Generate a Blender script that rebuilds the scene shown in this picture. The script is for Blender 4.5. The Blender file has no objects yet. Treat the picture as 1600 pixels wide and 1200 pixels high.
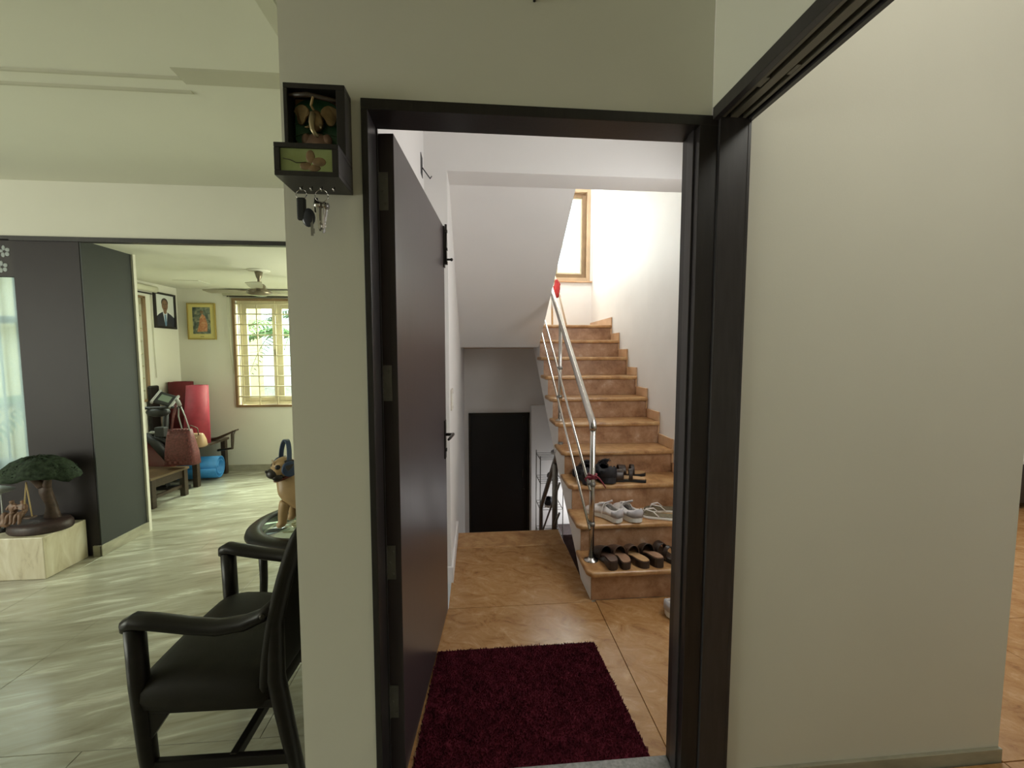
import bpy, bmesh, math, random
from mathutils import Vector, Matrix

random.seed(7)
C = bpy.context.collection
SC = bpy.context.scene
PI = math.pi

# ------------------------------------------------------------------ camera
cam_data = bpy.data.cameras.new('camera')
cam_data.sensor_width = 36.0
cam_data.lens = 650.0 / 1600.0 * 36.0
cam_data.clip_start = 0.05
cam = bpy.data.objects.new('camera', cam_data)
cam.location = (0, 0, 1.4)
cam.rotation_euler = (math.radians(90 - 4.048), 0, math.radians(-4.8246))
C.objects.link(cam)
SC.camera = cam

# ------------------------------------------------------------------ view, world
SC.view_settings.view_transform = 'Standard'
SC.view_settings.look = 'None'
SC.view_settings.gamma = 1.0
SC.view_settings.use_curve_mapping = False
SC.view_settings.exposure = 0.0
try:
    SC.cycles.use_denoising = True
    SC.cycles.max_bounces = 10
    SC.cycles.diffuse_bounces = 6
    SC.cycles.sample_clamp_indirect = 6.0
except Exception:
    pass

world = bpy.data.worlds.new('sky')
SC.world = world
world.use_nodes = True
bg = world.node_tree.nodes['Background']
bg.inputs[0].default_value = (0.86, 0.95, 1.0, 1)
bg.inputs[1].default_value = 3.2


def area(name, loc, target, sx, sy, power, col):
    d = bpy.data.lights.new(name, 'AREA')
    d.shape = 'RECTANGLE'
    d.size, d.size_y = sx, sy
    d.energy = power
    d.color = col
    o = bpy.data.objects.new(name, d)
    o.location = loc
    o.rotation_euler = (Vector(target) - Vector(loc)).to_track_quat('-Z', 'Y').to_euler()
    C.objects.link(o)
    return o


GREEN = (0.975, 1.0, 0.85)
# daylight at the windows, and unseen fill lamps
area('stair_window_daylight', (0.98, 5.62, 2.9), (0.98, 3.0, 2.6), 1.0, 1.3, 80, (1.0, 0.99, 0.98))
area('landing_top_fill', (0.6, 3.9, 4.45), (0.6, 3.9, 0), 1.4, 1.2, 50, (1.0, 0.985, 0.97))  # unseen lamp added overhead to brighten treads and stair wall
area('hall_side_fill', (1.44, 1.80, 1.65), (-0.2, 2.3, 1.3), 0.75, 1.2, 25, (1.0, 0.985, 0.97))  # lamp added out of sight behind the jamb, brightens soffit and landing
area('lower_assumed_fill', (1.44, 4.95, -0.55), (0.3, 5.25, -0.75), 0.3, 0.7, 6, (1, 1, 1))  # assumed lamp under the stairs, no window built; brightens wall beside lower door
area('exercise_room_daylight', (-1.9, 6.3, 3.0), (-2.3, 4.6, 0.9), 1.6, 1.4, 650, (0.95, 1.0, 0.76))
area('exercise_side_fill', (-0.56, 4.35, 1.25), (-3.0, 4.5, 1.2), 1.0, 1.1, 34, (0.95, 1.0, 0.76))  # unseen lamp added inside the room to lift its walls
area('side_window_daylight', (-4.4, 4.4, 2.2), (-3.0, 4.4, 0.9), 1.0, 1.0, 25, (1, 0.98, 0.8))
area('living_window_daylight', (-4.3, 4.3, 2.3), (-3.6, 2.5, 0.8), 1.2, 1.2, 28, (0.92, 1.0, 0.97))
area('living_fill', (-5.2, 0.2, 1.35), (-2.0, 1.6, 1.5), 2.6, 1.6, 112, GREEN)  # added fill for living room and entry, no windows built here
area('side_room_fill', (1.35, 0.05, 3.05), (1.2, 1.2, 1.9), 0.8, 0.8, 15, (1.0, 0.98, 0.88))  # lamp added near the ceiling so the plain wall fades downwards
area('far_hall_fill', (3.4, 3.2, 2.3), (2.6, 2.0, 0.0), 1.2, 1.0, 40, (1.0, 0.97, 0.9))  # unseen lamp for the hall beyond; its walls hold no window


# ------------------------------------------------------------------ materials
def pm(name, base, rough=0.5, metal=0.0, var=0.06, scale=6.0, bump=0.0, bscale=60.0, spec=0.5, stretch=(1, 1, 1)):
    m = bpy.data.materials.new(name)
    m.use_nodes = True
    nt = m.node_tree
    b = nt.nodes['Principled BSDF']
    b.inputs['Roughness'].default_value = rough
    b.inputs['Metallic'].default_value = metal
    b.inputs['Specular IOR Level'].default_value = spec
    tc = nt.nodes.new('ShaderNodeTexCoord')
    mp = nt.nodes.new('ShaderNodeMapping')
    mp.inputs['Scale'].default_value = stretch
    nt.links.new(tc.outputs['Object'], mp.inputs[0])
    n = nt.nodes.new('ShaderNodeTexNoise')
    n.inputs['Scale'].default_value = scale
    n.inputs['Detail'].default_value = 4
    nt.links.new(mp.outputs[0], n.inputs['Vector'])
    r = nt.nodes.new('ShaderNodeValToRGB')
    r.color_ramp.elements[0].position = 0.3
    r.color_ramp.elements[1].position = 0.7
    r.color_ramp.elements[0].color = (*[max(0, c * (1 - var)) for c in base], 1)
    r.color_ramp.elements[1].color = (*[min(1, c * (1 + var)) for c in base], 1)
    nt.links.new(n.outputs['Fac'], r.inputs[0])
    nt.links.new(r.outputs[0], b.inputs['Base Color'])
    if bump > 0:
        n2 = nt.nodes.new('ShaderNodeTexNoise')
        n2.inputs['Scale'].default_value = bscale
        n2.inputs['Detail'].default_value = 3
        nt.links.new(mp.outputs[0], n2.inputs['Vector'])
        bp = nt.nodes.new('ShaderNodeBump')
        bp.inputs['Strength'].default_value = bump
        bp.inputs['Distance'].default_value = 0.004
        nt.links.new(n2.outputs['Fac'], bp.inputs['Height'])
        nt.links.new(bp.outputs[0], b.inputs['Normal'])
    return m


def ramp_mat(name, stops, rough, scale, detail=6, dist=0.0, stretch=(1, 1, 1), rot=0.0, rough_n=0.55, bump=0.0, spec=0.5):
    m = bpy.data.materials.new(name)
    m.use_nodes = True
    nt = m.node_tree
    b = nt.nodes['Principled BSDF']
    b.inputs['Roughness'].default_value = rough
    b.inputs['Specular IOR Level'].default_value = spec
    tc = nt.nodes.new('ShaderNodeTexCoord')
    mp = nt.nodes.new('ShaderNodeMapping')
    mp.inputs['Scale'].default_value = stretch
    mp0 = nt.nodes.new('ShaderNodeMapping')
    mp0.inputs['Rotation'].default_value = (0, 0, rot)
    geo = nt.nodes.new('ShaderNodeNewGeometry')
    nt.links.new(geo.outputs['Position'], mp0.inputs[0])
    nt.links.new(mp0.outputs[0], mp.inputs[0])
    n = nt.nodes.new('ShaderNodeTexNoise')
    n.inputs['Scale'].default_value = scale
    n.inputs['Detail'].default_value = detail
    n.inputs['Roughness'].default_value = rough_n
    n.inputs['Distortion'].default_value = dist
    nt.links.new(mp.outputs[0], n.inputs['Vector'])
    r = nt.nodes.new('ShaderNodeValToRGB')
    cr = r.color_ramp
    while len(cr.elements) < len(stops):
        cr.elements.new(0.5)
    for e, (p, c) in zip(cr.elements, stops):
        e.position = p
        e.color = (*c, 1)
    nt.links.new(n.outputs['Fac'], r.inputs[0])
    nt.links.new(r.outputs[0], b.inputs['Base Color'])
    if bump > 0:
        bp = nt.nodes.new('ShaderNodeBump')
        bp.inputs['Strength'].default_value = bump
        bp.inputs['Distance'].default_value = 0.003
        nt.links.new(n.outputs['Fac'], bp.inputs['Height'])
        nt.links.new(bp.outputs[0], b.inputs['Normal'])
    return m


def glass_mat(name, tint=(0.95, 1, 0.98), gloss=0.08):
    m = bpy.data.materials.new(name)
    m.use_nodes = True
    nt = m.node_tree
    for n in list(nt.nodes):
        if n.type != 'OUTPUT_MATERIAL':
            nt.nodes.remove(n)
    out = nt.nodes['Material Output']
    t = nt.nodes.new('ShaderNodeBsdfTransparent')
    t.inputs[0].default_value = (*tint, 1)
    g = nt.nodes.new('ShaderNodeBsdfGlossy')
    g.inputs['Roughness'].default_value = 0.03
    mx = nt.nodes.new('ShaderNodeMixShader')
    mx.inputs[0].default_value = gloss
    nt.links.new(t.outputs[0], mx.inputs[1])
    nt.links.new(g.outputs[0], mx.inputs[2])
    nt.links.new(mx.outputs[0], out.inputs[0])
    return m


def sheer_mat(name, col):
    m = bpy.data.materials.new(name)
    m.use_nodes = True
    nt = m.node_tree
    for n in list(nt.nodes):
        if n.type != 'OUTPUT_MATERIAL':
            nt.nodes.remove(n)
    out = nt.nodes['Material Output']
    t = nt.nodes.new('ShaderNodeBsdfTransparent')
    d = nt.nodes.new('ShaderNodeBsdfTranslucent')
    d.inputs[0].default_value = (*col, 1)
    tc = nt.nodes.new('ShaderNodeTexCoord')
    w = nt.nodes.new('ShaderNodeTexNoise')
    w.inputs['Scale'].default_value = 180
    nt.links.new(tc.outputs['Object'], w.inputs['Vector'])
    mr = nt.nodes.new('ShaderNodeMapRange')
    mr.inputs['To Min'].default_value = 0.06
    mr.inputs['To Max'].default_value = 0.20
    nt.links.new(w.outputs['Fac'], mr.inputs['Value'])
    mx = nt.nodes.new('ShaderNodeMixShader')
    nt.links.new(mr.outputs[0], mx.inputs[0])
    nt.links.new(d.outputs[0], mx.inputs[1])
    nt.links.new(t.outputs[0], mx.inputs[2])
    nt.links.new(mx.outputs[0], out.inputs[0])
    return m


M = {}
M['wall'] = pm('cream_wall_paint', (0.66, 0.645, 0.565), 0.75, var=0.02, scale=2, bump=0.05, bscale=160, spec=0.25)
M['ceil'] = pm('cream_ceiling_paint', (0.66, 0.655, 0.565), 0.8, var=0.02, scale=2, bump=0.05, bscale=160, spec=0.2)
M['white'] = pm('white_stair_paint', (0.80, 0.785, 0.765), 0.55, var=0.03, scale=3, bump=0.12, bscale=9, spec=0.4)
M['ceil_shade'] = pm('ceiling_shade_tone', (0.47, 0.46, 0.36), 0.8, var=0.03)  # darker ceiling tone, shadow lines put into the colour
M['whiteplain'] = pm('white_soffit_paint', (0.80, 0.785, 0.77), 0.75, var=0.02, scale=2, spec=0.2)
M['purple'] = pm('dark_mauve_wall_paint', (0.036, 0.030, 0.033), 0.5, var=0.06, scale=3, bump=0.05, bscale=120, spec=0.22)
M['slate'] = pm('dark_slate_wall_paint', (0.044, 0.048, 0.048), 0.5, var=0.05, scale=3, bump=0.05, bscale=120, spec=0.3)
M['frame'] = pm('dark_brown_door_frame', (0.014, 0.011, 0.011), 0.38, var=0.25, scale=14, stretch=(6, 6, 0.7), bump=0.06, bscale=40)
M['jamb'] = pm('dark_satin_jamb', (0.034, 0.030, 0.032), 0.33, var=0.2, scale=12, stretch=(6, 6, 0.7))
M['leaf'] = pm('dark_mauve_brown_veneer', (0.050, 0.038, 0.040), 0.30, var=0.12, scale=10, stretch=(8, 8, 0.5), spec=0.5)
M['black'] = pm('black_paint', (0.006, 0.006, 0.006), 0.4, var=0.1)
M['steel'] = pm('brushed_steel', (0.62, 0.60, 0.57), 0.24, 1.0, var=0.04, scale=40)
M['dullsteel'] = pm('dull_steel', (0.26, 0.25, 0.23), 0.45, 0.9, var=0.1, scale=30)
M['bronze'] = pm('dark_bronze', (0.045, 0.04, 0.034), 0.4, 0.8, var=0.1, scale=30)
M['marble'] = ramp_mat('grey_green_marble', [(0.30, (0.225, 0.205, 0.15)), (0.44, (0.315, 0.30, 0.235)), (0.57, (0.375, 0.365, 0.295)), (0.68, (0.56, 0.55, 0.47))],
                       0.19, 2.3, 10, 1.1, (0.8, 4.6, 1), math.radians(-14), 0.62, spec=0.55)
M['grout'] = pm('marble_grout', (0.25, 0.24, 0.18), 0.7)
M['stone'] = ramp_mat('ochre_polished_stone', [(0.33, (0.22, 0.10, 0.032)), (0.44, (0.36, 0.185, 0.066)), (0.56, (0.43, 0.24, 0.098)), (0.68, (0.54, 0.35, 0.18))],
                      0.27, 7.5, 12, 1.0, (1, 1.7, 1), 0.4, 0.74, spec=0.5, bump=0.06)
M['tread'] = ramp_mat('ochre_tread_stone', [(0.34, (0.30, 0.14, 0.05)), (0.5, (0.46, 0.255, 0.105)), (0.66, (0.58, 0.37, 0.18))],
                      0.28, 9, 10, 0.3, (1, 1, 1), 0.2, 0.7)
M['riser'] = ramp_mat('brown_riser_stone', [(0.34, (0.24, 0.115, 0.055)), (0.47, (0.37, 0.20, 0.105)), (0.58, (0.45, 0.27, 0.16)), (0.70, (0.60, 0.44, 0.33))],
                      0.34, 8, 10, 0.25, (1, 1, 1), 0.2, 0.7)
M['skirt'] = ramp_mat('tan_skirting_stone', [(0.3, (0.50, 0.29, 0.15)), (0.7, (0.66, 0.44, 0.27))], 0.35, 6)
M['mskirt'] = ramp_mat('grey_skirting_stone', [(0.3, (0.26, 0.25, 0.19)), (0.7, (0.42, 0.40, 0.31))], 0.3, 6, stretch=(1, 1, 3))
M['granite'] = pm('grey_granite', (0.20, 0.20, 0.19), 0.35, var=0.3, scale=90)
M['mat'] = pm('maroon_pile', (0.072, 0.0105, 0.0175), 0.95, var=0.45, scale=30, spec=0.05)
M['plinth'] = ramp_mat('cream_marble', [(0.28, (0.30, 0.24, 0.14)), (0.42, (0.58, 0.52, 0.37)), (0.6, (0.68, 0.63, 0.49)), (0.75, (0.78, 0.74, 0.62))],
                       0.3, 3.5, 8, 1.6, (2.4, 2.4, 0.7), 0.3, 0.6)
M['wood'] = pm('dark_wood', (0.008, 0.006, 0.005), 0.36, spec=0.28, var=0.25, scale=10, stretch=(1, 5, 5))
M['brownwood'] = pm('brown_wood', (0.036, 0.022, 0.014), 0.4, var=0.25, scale=10, stretch=(1, 5, 5))
M['tablewood'] = pm('worn_table_wood', (0.12, 0.080, 0.045), 0.3, var=0.2, scale=9, stretch=(4, 1, 4))
M['uphol'] = pm('dark_olive_upholstery', (0.0135, 0.0115, 0.008), 0.6, spec=0.2, var=0.15, scale=20, bump=0.1, bscale=200)
M['glass'] = glass_mat('window_glass')
M['tglass'] = glass_mat('table_glass', (0.80, 0.90, 0.83), 0.42)
M['cream'] = pm('cream_window_wood', (0.60, 0.54, 0.38), 0.5, var=0.1, scale=8)
M['creamiron'] = pm('cream_iron_bar', (0.66, 0.60, 0.42), 0.5)
M['brownframe'] = pm('brown_window_frame', (0.20, 0.125, 0.06), 0.5, var=0.15)
M['tanwood'] = pm('tan_window_wood', (0.44, 0.31, 0.19), 0.5, var=0.12)
M['blind'] = pm('cream_roller_fabric', (0.60, 0.59, 0.46), 0.7)
M['sheer'] = sheer_mat('sheer_white_curtain', (0.50, 0.575, 0.59))
M['red'] = pm('crimson_foam', (0.13, 0.010, 0.015), 0.7, var=0.12, scale=25)
M['pinkred'] = pm('rose_red_foam', (0.29, 0.026, 0.046), 0.65, var=0.1, scale=25)
M['blue'] = pm('blue_foam', (0.025, 0.19, 0.46), 0.6, var=0.1, scale=25)
M['basket'] = pm('maroon_woven_plastic', (0.125, 0.032, 0.032), 0.6, var=0.35, scale=60)
M['tanleather'] = pm('tan_leather', (0.36, 0.24, 0.14), 0.5, var=0.15)
M['rubber'] = pm('black_rubber', (0.012, 0.012, 0.013), 0.55)
M['greyplastic'] = pm('silver_plastic', (0.30, 0.30, 0.29), 0.4)
M['screen'] = pm('grey_lcd', (0.16, 0.20, 0.16), 0.2)
M['redmetal'] = pm('dark_red_enamel', (0.12, 0.009, 0.012), 0.35)
M['foliage'] = pm('resin_foliage', (0.026, 0.040, 0.024), 0.8, var=0.5, spec=0.2, scale=45, bump=1.0, bscale=70)
M['resin'] = pm('brown_resin', (0.075, 0.045, 0.033), 0.6, var=0.35, scale=30, bump=0.5, bscale=60)
M['darkresin'] = pm('dark_maroon_resin', (0.040, 0.022, 0.021), 0.5, var=0.35, scale=30, bump=0.5, bscale=60)
M['skinresin'] = pm('copper_resin', (0.18, 0.10, 0.065), 0.5, var=0.3, scale=40)
M['rope'] = pm('golden_rope', (0.45, 0.33, 0.16), 0.7)
M['fawn'] = pm('fawn_glaze', (0.40, 0.265, 0.13), 0.42, var=0.15, scale=12, bump=0.15, bscale=40)
M['muzzle'] = pm('black_muzzle', (0.018, 0.013, 0.011), 0.4)
M['collar'] = pm('red_brown_collar', (0.12, 0.018, 0.014), 0.45)
M['bluehp'] = pm('navy_plastic', (0.030, 0.055, 0.12), 0.4, var=0.05)
M['crystal'] = glass_mat('crystal', (0.9, 0.92, 0.85), 0.3)
M['leafgreen'] = pm('painted_green_leaf', (0.022, 0.085, 0.036), 0.4, var=0.35, scale=16)
M['leafvein'] = pm('pale_leaf_vein', (0.06, 0.12, 0.06), 0.4)
M['brass'] = pm('aged_brass', (0.20, 0.135, 0.065), 0.38, 0.65, var=0.3, scale=40)
M['palebrass'] = pm('pale_brass', (0.42, 0.34, 0.20), 0.35, 0.6)
M['ochre'] = pm('ochre_board', (0.34, 0.20, 0.07), 0.6)
M['artgreen'] = ramp_mat('green_painting_ground', [(0.3, (0.20, 0.23, 0.055)), (0.7, (0.33, 0.40, 0.20))], 0.3, 9)
M['arttan'] = pm('tan_painted_flower', (0.20, 0.125, 0.06), 0.4, var=0.3, scale=40)
M['artdark'] = pm('dark_painted_stem', (0.06, 0.055, 0.03), 0.4)
M['yellow'] = pm('yellow_picture_mount', (0.60, 0.52, 0.19), 0.5, var=0.05)
M['gilt'] = pm('gilt_frame', (0.36, 0.27, 0.07), 0.4, 0.3)
M['artmix'] = ramp_mat('dark_green_print', [(0.3, (0.03, 0.045, 0.04)), (0.5, (0.12, 0.15, 0.11)), (0.62, (0.30, 0.30, 0.20)), (0.75, (0.45, 0.42, 0.28))], 0.4, 14, 6, 1.0)
M['artorange'] = ramp_mat('orange_print', [(0.35, (0.40, 0.14, 0.06)), (0.6, (0.55, 0.26, 0.12)), (0.72, (0.60, 0.50, 0.30))], 0.4, 22, 5, 1.0)
M['photobg'] = pm('photo_backdrop', (0.62, 0.64, 0.62), 0.3, var=0.03)
M['suit'] = pm('printed_navy_suit', (0.03, 0.032, 0.045), 0.3)
M['shirt'] = pm('printed_white_shirt', (0.60, 0.66, 0.72), 0.3)
M['tie'] = pm('printed_blue_tie', (0.12, 0.22, 0.36), 0.3)
M['face'] = pm('printed_brown_face', (0.20, 0.12, 0.08), 0.3, var=0.2, scale=30)
M['hair'] = pm('printed_dark_hair', (0.05, 0.04, 0.035), 0.3)
M['whiteshoe'] = pm('white_mesh_shoe', (0.76, 0.72, 0.70), 0.7, var=0.1, scale=60, bump=0.2, bscale=200)
M['greyshoe'] = pm('grey_suede', (0.50, 0.48, 0.50), 0.75)
M['whitesole'] = pm('off_white_rubber', (0.78, 0.77, 0.73), 0.6)
M['lace'] = pm('white_lace', (0.75, 0.72, 0.68), 0.7)
M['darkshoe'] = pm('black_knit_shoe', (0.022, 0.021, 0.025), 0.75, var=0.3, scale=50)
M['tansole'] = pm('tan_footbed', (0.46, 0.28, 0.13), 0.6, var=0.15, scale=20)
M['brownupper'] = pm('brown_leather_upper', (0.10, 0.055, 0.035), 0.45, var=0.2, scale=20)
M['darkbrown'] = pm('dark_brown_leather', (0.040, 0.024, 0.017), 0.4, var=0.2, scale=20)
M['footbed'] = pm('worn_brown_footbed', (0.30, 0.17, 0.10), 0.6, var=0.2, scale=15)
M['greenbed'] = pm('olive_woven_footbed', (0.17, 0.14, 0.085), 0.7, var=0.3, scale=60)
M['pinkbed'] = pm('pink_worn_heel', (0.62, 0.42, 0.33), 0.6, var=0.1)
M['paleyellow'] = pm('pale_yellow_render', (0.80, 0.72, 0.42), 0.9, var=0.1)
M['outleaf'] = pm('palm_leaf', (0.07, 0.17, 0.05), 0.6, var=0.3, scale=5)
M['outtrunk'] = pm('palm_trunk', (0.12, 0.09, 0.06), 0.9, var=0.3)
M['ground'] = pm('garden_ground', (0.35, 0.33, 0.25), 0.9, var=0.2)
M['fanmetal'] = pm('fan_brown_chrome', (0.20, 0.17, 0.12), 0.3, 0.6)
M['fanblade'] = pm('fan_blade', (0.26, 0.24, 0.17), 0.4, 0.2)
M['redcloth'] = pm('red_cloth', (0.42, 0.03, 0.03), 0.8, var=0.2, scale=20)
M['ribbon'] = pm('dark_red_ribbon', (0.17, 0.010, 0.022), 0.6)
M['stick'] = pm('pale_wood_stick', (0.60, 0.50, 0.38), 0.6)
M['switch'] = pm('ivory_switch_plastic', (0.66, 0.62, 0.55), 0.4)
M['whiteornament'] = pm('white_ornament', (0.5, 0.52, 0.52), 0.4)
M['trackmetal'] = pm('grey_track_metal', (0.16, 0.145, 0.115), 0.45, 0.3, var=0.1)
M['valance'] = pm('dark_maroon_valance', (0.018, 0.012, 0.012), 0.6)
M['petal'] = pm('pale_grey_petal', (0.30, 0.33, 0.33), 0.6)


# ------------------------------------------------------------------ mesh building
class MB:
    def __init__(s):
        s.bm = bmesh.new()

    def add(s, verts, faces, smooth=False):
        vs = [s.bm.verts.new(v) for v in verts]
        for f in faces:
            try:
                fc = s.bm.faces.new([vs[i] for i in f])
                fc.smooth = smooth
            except ValueError:
                pass
        return s

    def box(s, a, b):
        x0, y0, z0 = a
        x1, y1, z1 = b
        return s.add([(x0, y0, z0), (x1, y0, z0), (x1, y1, z0), (x0, y1, z0), (x0, y0, z1), (x1, y0, z1), (x1, y1, z1), (x0, y1, z1)],
                     [(0, 3, 2, 1), (4, 5, 6, 7), (0, 1, 5, 4), (1, 2, 6, 5), (2, 3, 7, 6), (3, 0, 4, 7)])

    def bar(s, p0, p1, w, h, up=(0, 0, 1)):
        p0, p1 = Vector(p0), Vector(p1)
        d = (p1 - p0).normalized()
        u = Vector(up)
        if abs(d.dot(u)) > 0.97:
            u = Vector((0, 1, 0))
        a = d.cross(u).normalized() * (w / 2)
        b = a.cross(d).normalized() * (h / 2)
        vs = [p + q for p in (p0, p1) for q in (-a - b, a - b, a + b, -a + b)]
        return s.add([tuple(v) for v in vs], [(0, 1, 2, 3), (7, 6, 5, 4), (0, 4, 5, 1), (1, 5, 6, 2), (2, 6, 7, 3), (3, 7, 4, 0)])

    def rings(s, rings, cap=True, closed=True, smooth=True):
        n = len(rings[0])
        verts = [tuple(v) for r in rings for v in r]
        faces = []
        m = n if closed else n - 1
        for i in range(len(rings) - 1):
            for j in range(m):
                k = (j + 1) % n
                faces.append((i * n + j, i * n + k, (i + 1) * n + k, (i + 1) * n + j))
        if cap and closed:
            faces.append(tuple(range(n))[::-1])
            faces.append(tuple((len(rings) - 1) * n + j for j in range(n)))
        return s.add(verts, faces, smooth)

    def tube(s, pts, r, n=10, flat=1.0):
        pts = [Vector(p) for p in pts]
        rs = r if isinstance(r, (list, tuple)) else [r] * len(pts)
        rings = []
        prev = None
        for i, p in enumerate(pts):
            if i == 0:
                d = pts[1] - p
            elif i == len(pts) - 1:
                d = p - pts[i - 1]
            else:
                d = (pts[i + 1] - p).normalized() + (p - pts[i - 1]).normalized()
            d.normalize()
            if prev is None:
                u = Vector((0, 0, 1)) if abs(d.z) < 0.9 else Vector((1, 0, 0))
                a = d.cross(u).normalized()
            else:
                a = (prev - d * prev.dot(d)).normalized()
            prev = a
            b = d.cross(a).normalized()
            rings.append([p + a * (math.cos(t) * rs[i]) + b * (math.sin(t) * rs[i] * flat) for t in [2 * PI * k / n for k in range(n)]])
        return s.rings(rings)

    def cyl(s, p0, p1, r, n=16, r2=None):
        return s.tube([p0, p1], [r, r if r2 is None else r2], n)

    def prism(s, poly, axis, lo, hi):
        def put(p, v):
            return {'x': (v, p[0], p[1]), 'y': (p[0], v, p[1]), 'z': (p[0], p[1], v)}[axis]
        n = len(poly)
        verts = [put(p, lo) for p in poly] + [put(p, hi) for p in poly]
        faces = [tuple(range(n))[::-1], tuple(range(n, 2 * n))]
        for i in range(n):
            j = (i + 1) % n
            faces.append((i, j, n + j, n + i))
        return s.add(verts, faces)

    def sphere(s, c, r, nu=14, nv=9):
        rx, ry, rz = r if isinstance(r, (tuple, list)) else (r, r, r)
        rings = []
        for i in range(nv + 1):
            t = -PI / 2 + PI * min(max(i / nv, 0.012), 0.988)
            rings.append([(c[0] + rx * math.cos(t) * math.cos(2 * PI * j / nu), c[1] + ry * math.cos(t) * math.sin(2 * PI * j / nu), c[2] + rz * math.sin(t)) for j in range(nu)])
        return s.rings(rings)

    def lathe(s, prof, c, n=28, cap=True):
        rings = [[(c[0] + r * math.cos(2 * PI * j / n), c[1] + r * math.sin(2 * PI * j / n), c[2] + z) for j in range(n)] for r, z in prof]
        return s.rings(rings, cap)

    def jitter(s, amt, f=1.0):
        for v in s.bm.verts:
            v.co += Vector((random.uniform(-1, 1), random.uniform(-1, 1), random.uniform(-1, 1))) * amt
        return s

    def xf(s, m):
        bmesh.ops.transform(s.bm, matrix=m, verts=s.bm.verts)
        return s

    def build(s, name, mat, parent=None, bevel=0.0, seg=2, sub=0, solid=0.0, kind=None):
        bmesh.ops.recalc_face_normals(s.bm, faces=s.bm.faces)
        me = bpy.data.meshes.new(name)
        if parent is not None:
            w = wl(parent)
            bmesh.ops.transform(s.bm, matrix=w.inverted(), verts=s.bm.verts)
        s.bm.to_mesh(me)
        s.bm.free()
        o = bpy.data.objects.new(name, me)
        me.materials.append(M[mat] if isinstance(mat, str) else mat)
        C.objects.link(o)
        if parent is not None:
            o.parent = parent
        if solid:
            md = o.modifiers.new('solidify', 'SOLIDIFY')
            md.thickness = solid
            md.offset = 0
        if bevel:
            md = o.modifiers.new('bevel', 'BEVEL')
            md.width = bevel
            md.segments = seg
            md.limit_method = 'ANGLE'
        if sub:
            md = o.modifiers.new('subsurf', 'SUBSURF')
            md.levels = sub
            md.render_levels = sub
            for p in me.polygons:
                p.use_smooth = True
        if kind:
            o['kind'] = kind
        return o


def wl(o):
    m = Matrix.LocRotScale(o.location, o.rotation_euler, o.scale)
    return wl(o.parent) @ m if o.parent else m


def tag(o, label=None, cat=None, group=None, kind=None):
    if label:
        o['label'] = label
    if cat:
        o['category'] = cat
    if group:
        o['group'] = group
    if kind:
        o['kind'] = kind
    return o


def thing(name, label, cat, loc=(0, 0, 0), group=None):
    o = bpy.data.objects.new(name, None)
    o.empty_display_size = 0.05
    C.objects.link(o)
    o.location = loc
    return tag(o, label, cat, group)


def copy_tree(o, parent=None):
    c = o.copy()
    C.objects.link(c)
    if parent is not None:
        c.parent = parent
    for ch in list(o.children):
        copy_tree(ch, c)
    return c


def skinned(name, verts, edges, radii, mat, parent=None, sub=2, root=0):
    me = bpy.data.meshes.new(name)
    w = wl(parent).inverted() if parent else Matrix()
    me.from_pydata([tuple(w @ Vector(v)) for v in verts], edges, [])
    o = bpy.data.objects.new(name, me)
    C.objects.link(o)
    md = o.modifiers.new('skin', 'SKIN')
    md.use_smooth_shade = True
    for i, v in enumerate(me.skin_vertices[0].data):
        r = radii[i]
        v.radius = (r, r) if not isinstance(r, tuple) else r
        v.use_root = (i == root)
    s = o.modifiers.new('subsurf', 'SUBSURF')
    s.levels = s.render_levels = sub
    dg = bpy.context.evaluated_depsgraph_get()
    dg.update()
    ev = bpy.data.meshes.new_from_object(o.evaluated_get(dg))
    o.modifiers.clear()
    o.data = ev
    ev.materials.clear()
    ev.materials.append(M[mat])
    if parent is not None:
        o.parent = parent
    return o


def struct(name, mb, mat, parent=None, label=None, **k):
    o = mb.build(name, mat, parent, **k)
    if parent is None:
        o['kind'] = 'structure'
        if label:
            o['label'] = label
    return o


def sgroup(name, label, loc=(0, 0, 0)):
    o = bpy.data.objects.new(name, None)
    o.location = loc
    C.objects.link(o)
    o['kind'] = 'structure'
    o['label'] = label
    return o


# ================================================================== the shell
# ---- living floor of large marble slabs
fl = MB().box((-5.6, -3.0, -0.14), (0.70, 1.17, -0.012)).box((-5.6, 1.17, -0.14), (-0.507, 5.25, -0.012)).box((-0.507, 1.165, -0.14), (-0.29, 1.206, -0.001)).box((0.645, 1.15, -0.14), (0.82, 1.206, -0.001)).build('floor', 'grout')
tag(fl, 'polished grey green marble slab floor of the living rooms', kind='structure')
tw, tl, gp = 0.80, 1.20, 0.0011
ys = [-0.9 + i * 0.8 for i in range(8)]
for j, y in enumerate(ys):
    x = -5.6 + (0.0 if j % 2 else 0.6)
    if j % 2 == 0:
        xs = [(-5.6, -5.0)] + [(-5.0 + i * 1.2, -3.8 + i * 1.2) for i in range(5)]
    else:
        xs = [(-5.6 + i * 1.2, -4.4 + i * 1.2) for i in range(6)]
    for a, b in xs:
        y1 = min(y + 0.8, 5.2)
        if y >= 1.1:
            b = min(b, -0.507)
        elif y1 > 1.17:
            y1 = 1.17
        b = min(b, 0.70)
        if b - a < 0.05 or y1 - y < 0.05:
            continue
        MB().box((a + gp, y + gp, -0.03), (b - gp, y1 - gp, 0.0)).build('marble_slab', 'marble', fl, bevel=0.001, seg=1)
    if y < 1.17 < y + 0.8:
        for a, b in xs:
            b = min(b, -0.507)
            if b - a > 0.05:
                MB().box((a + gp, 1.172, -0.03), (b - gp, y + 0.8 - gp, 0.0)).build('marble_slab', 'marble', fl, bevel=0.001, seg=1)

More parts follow.
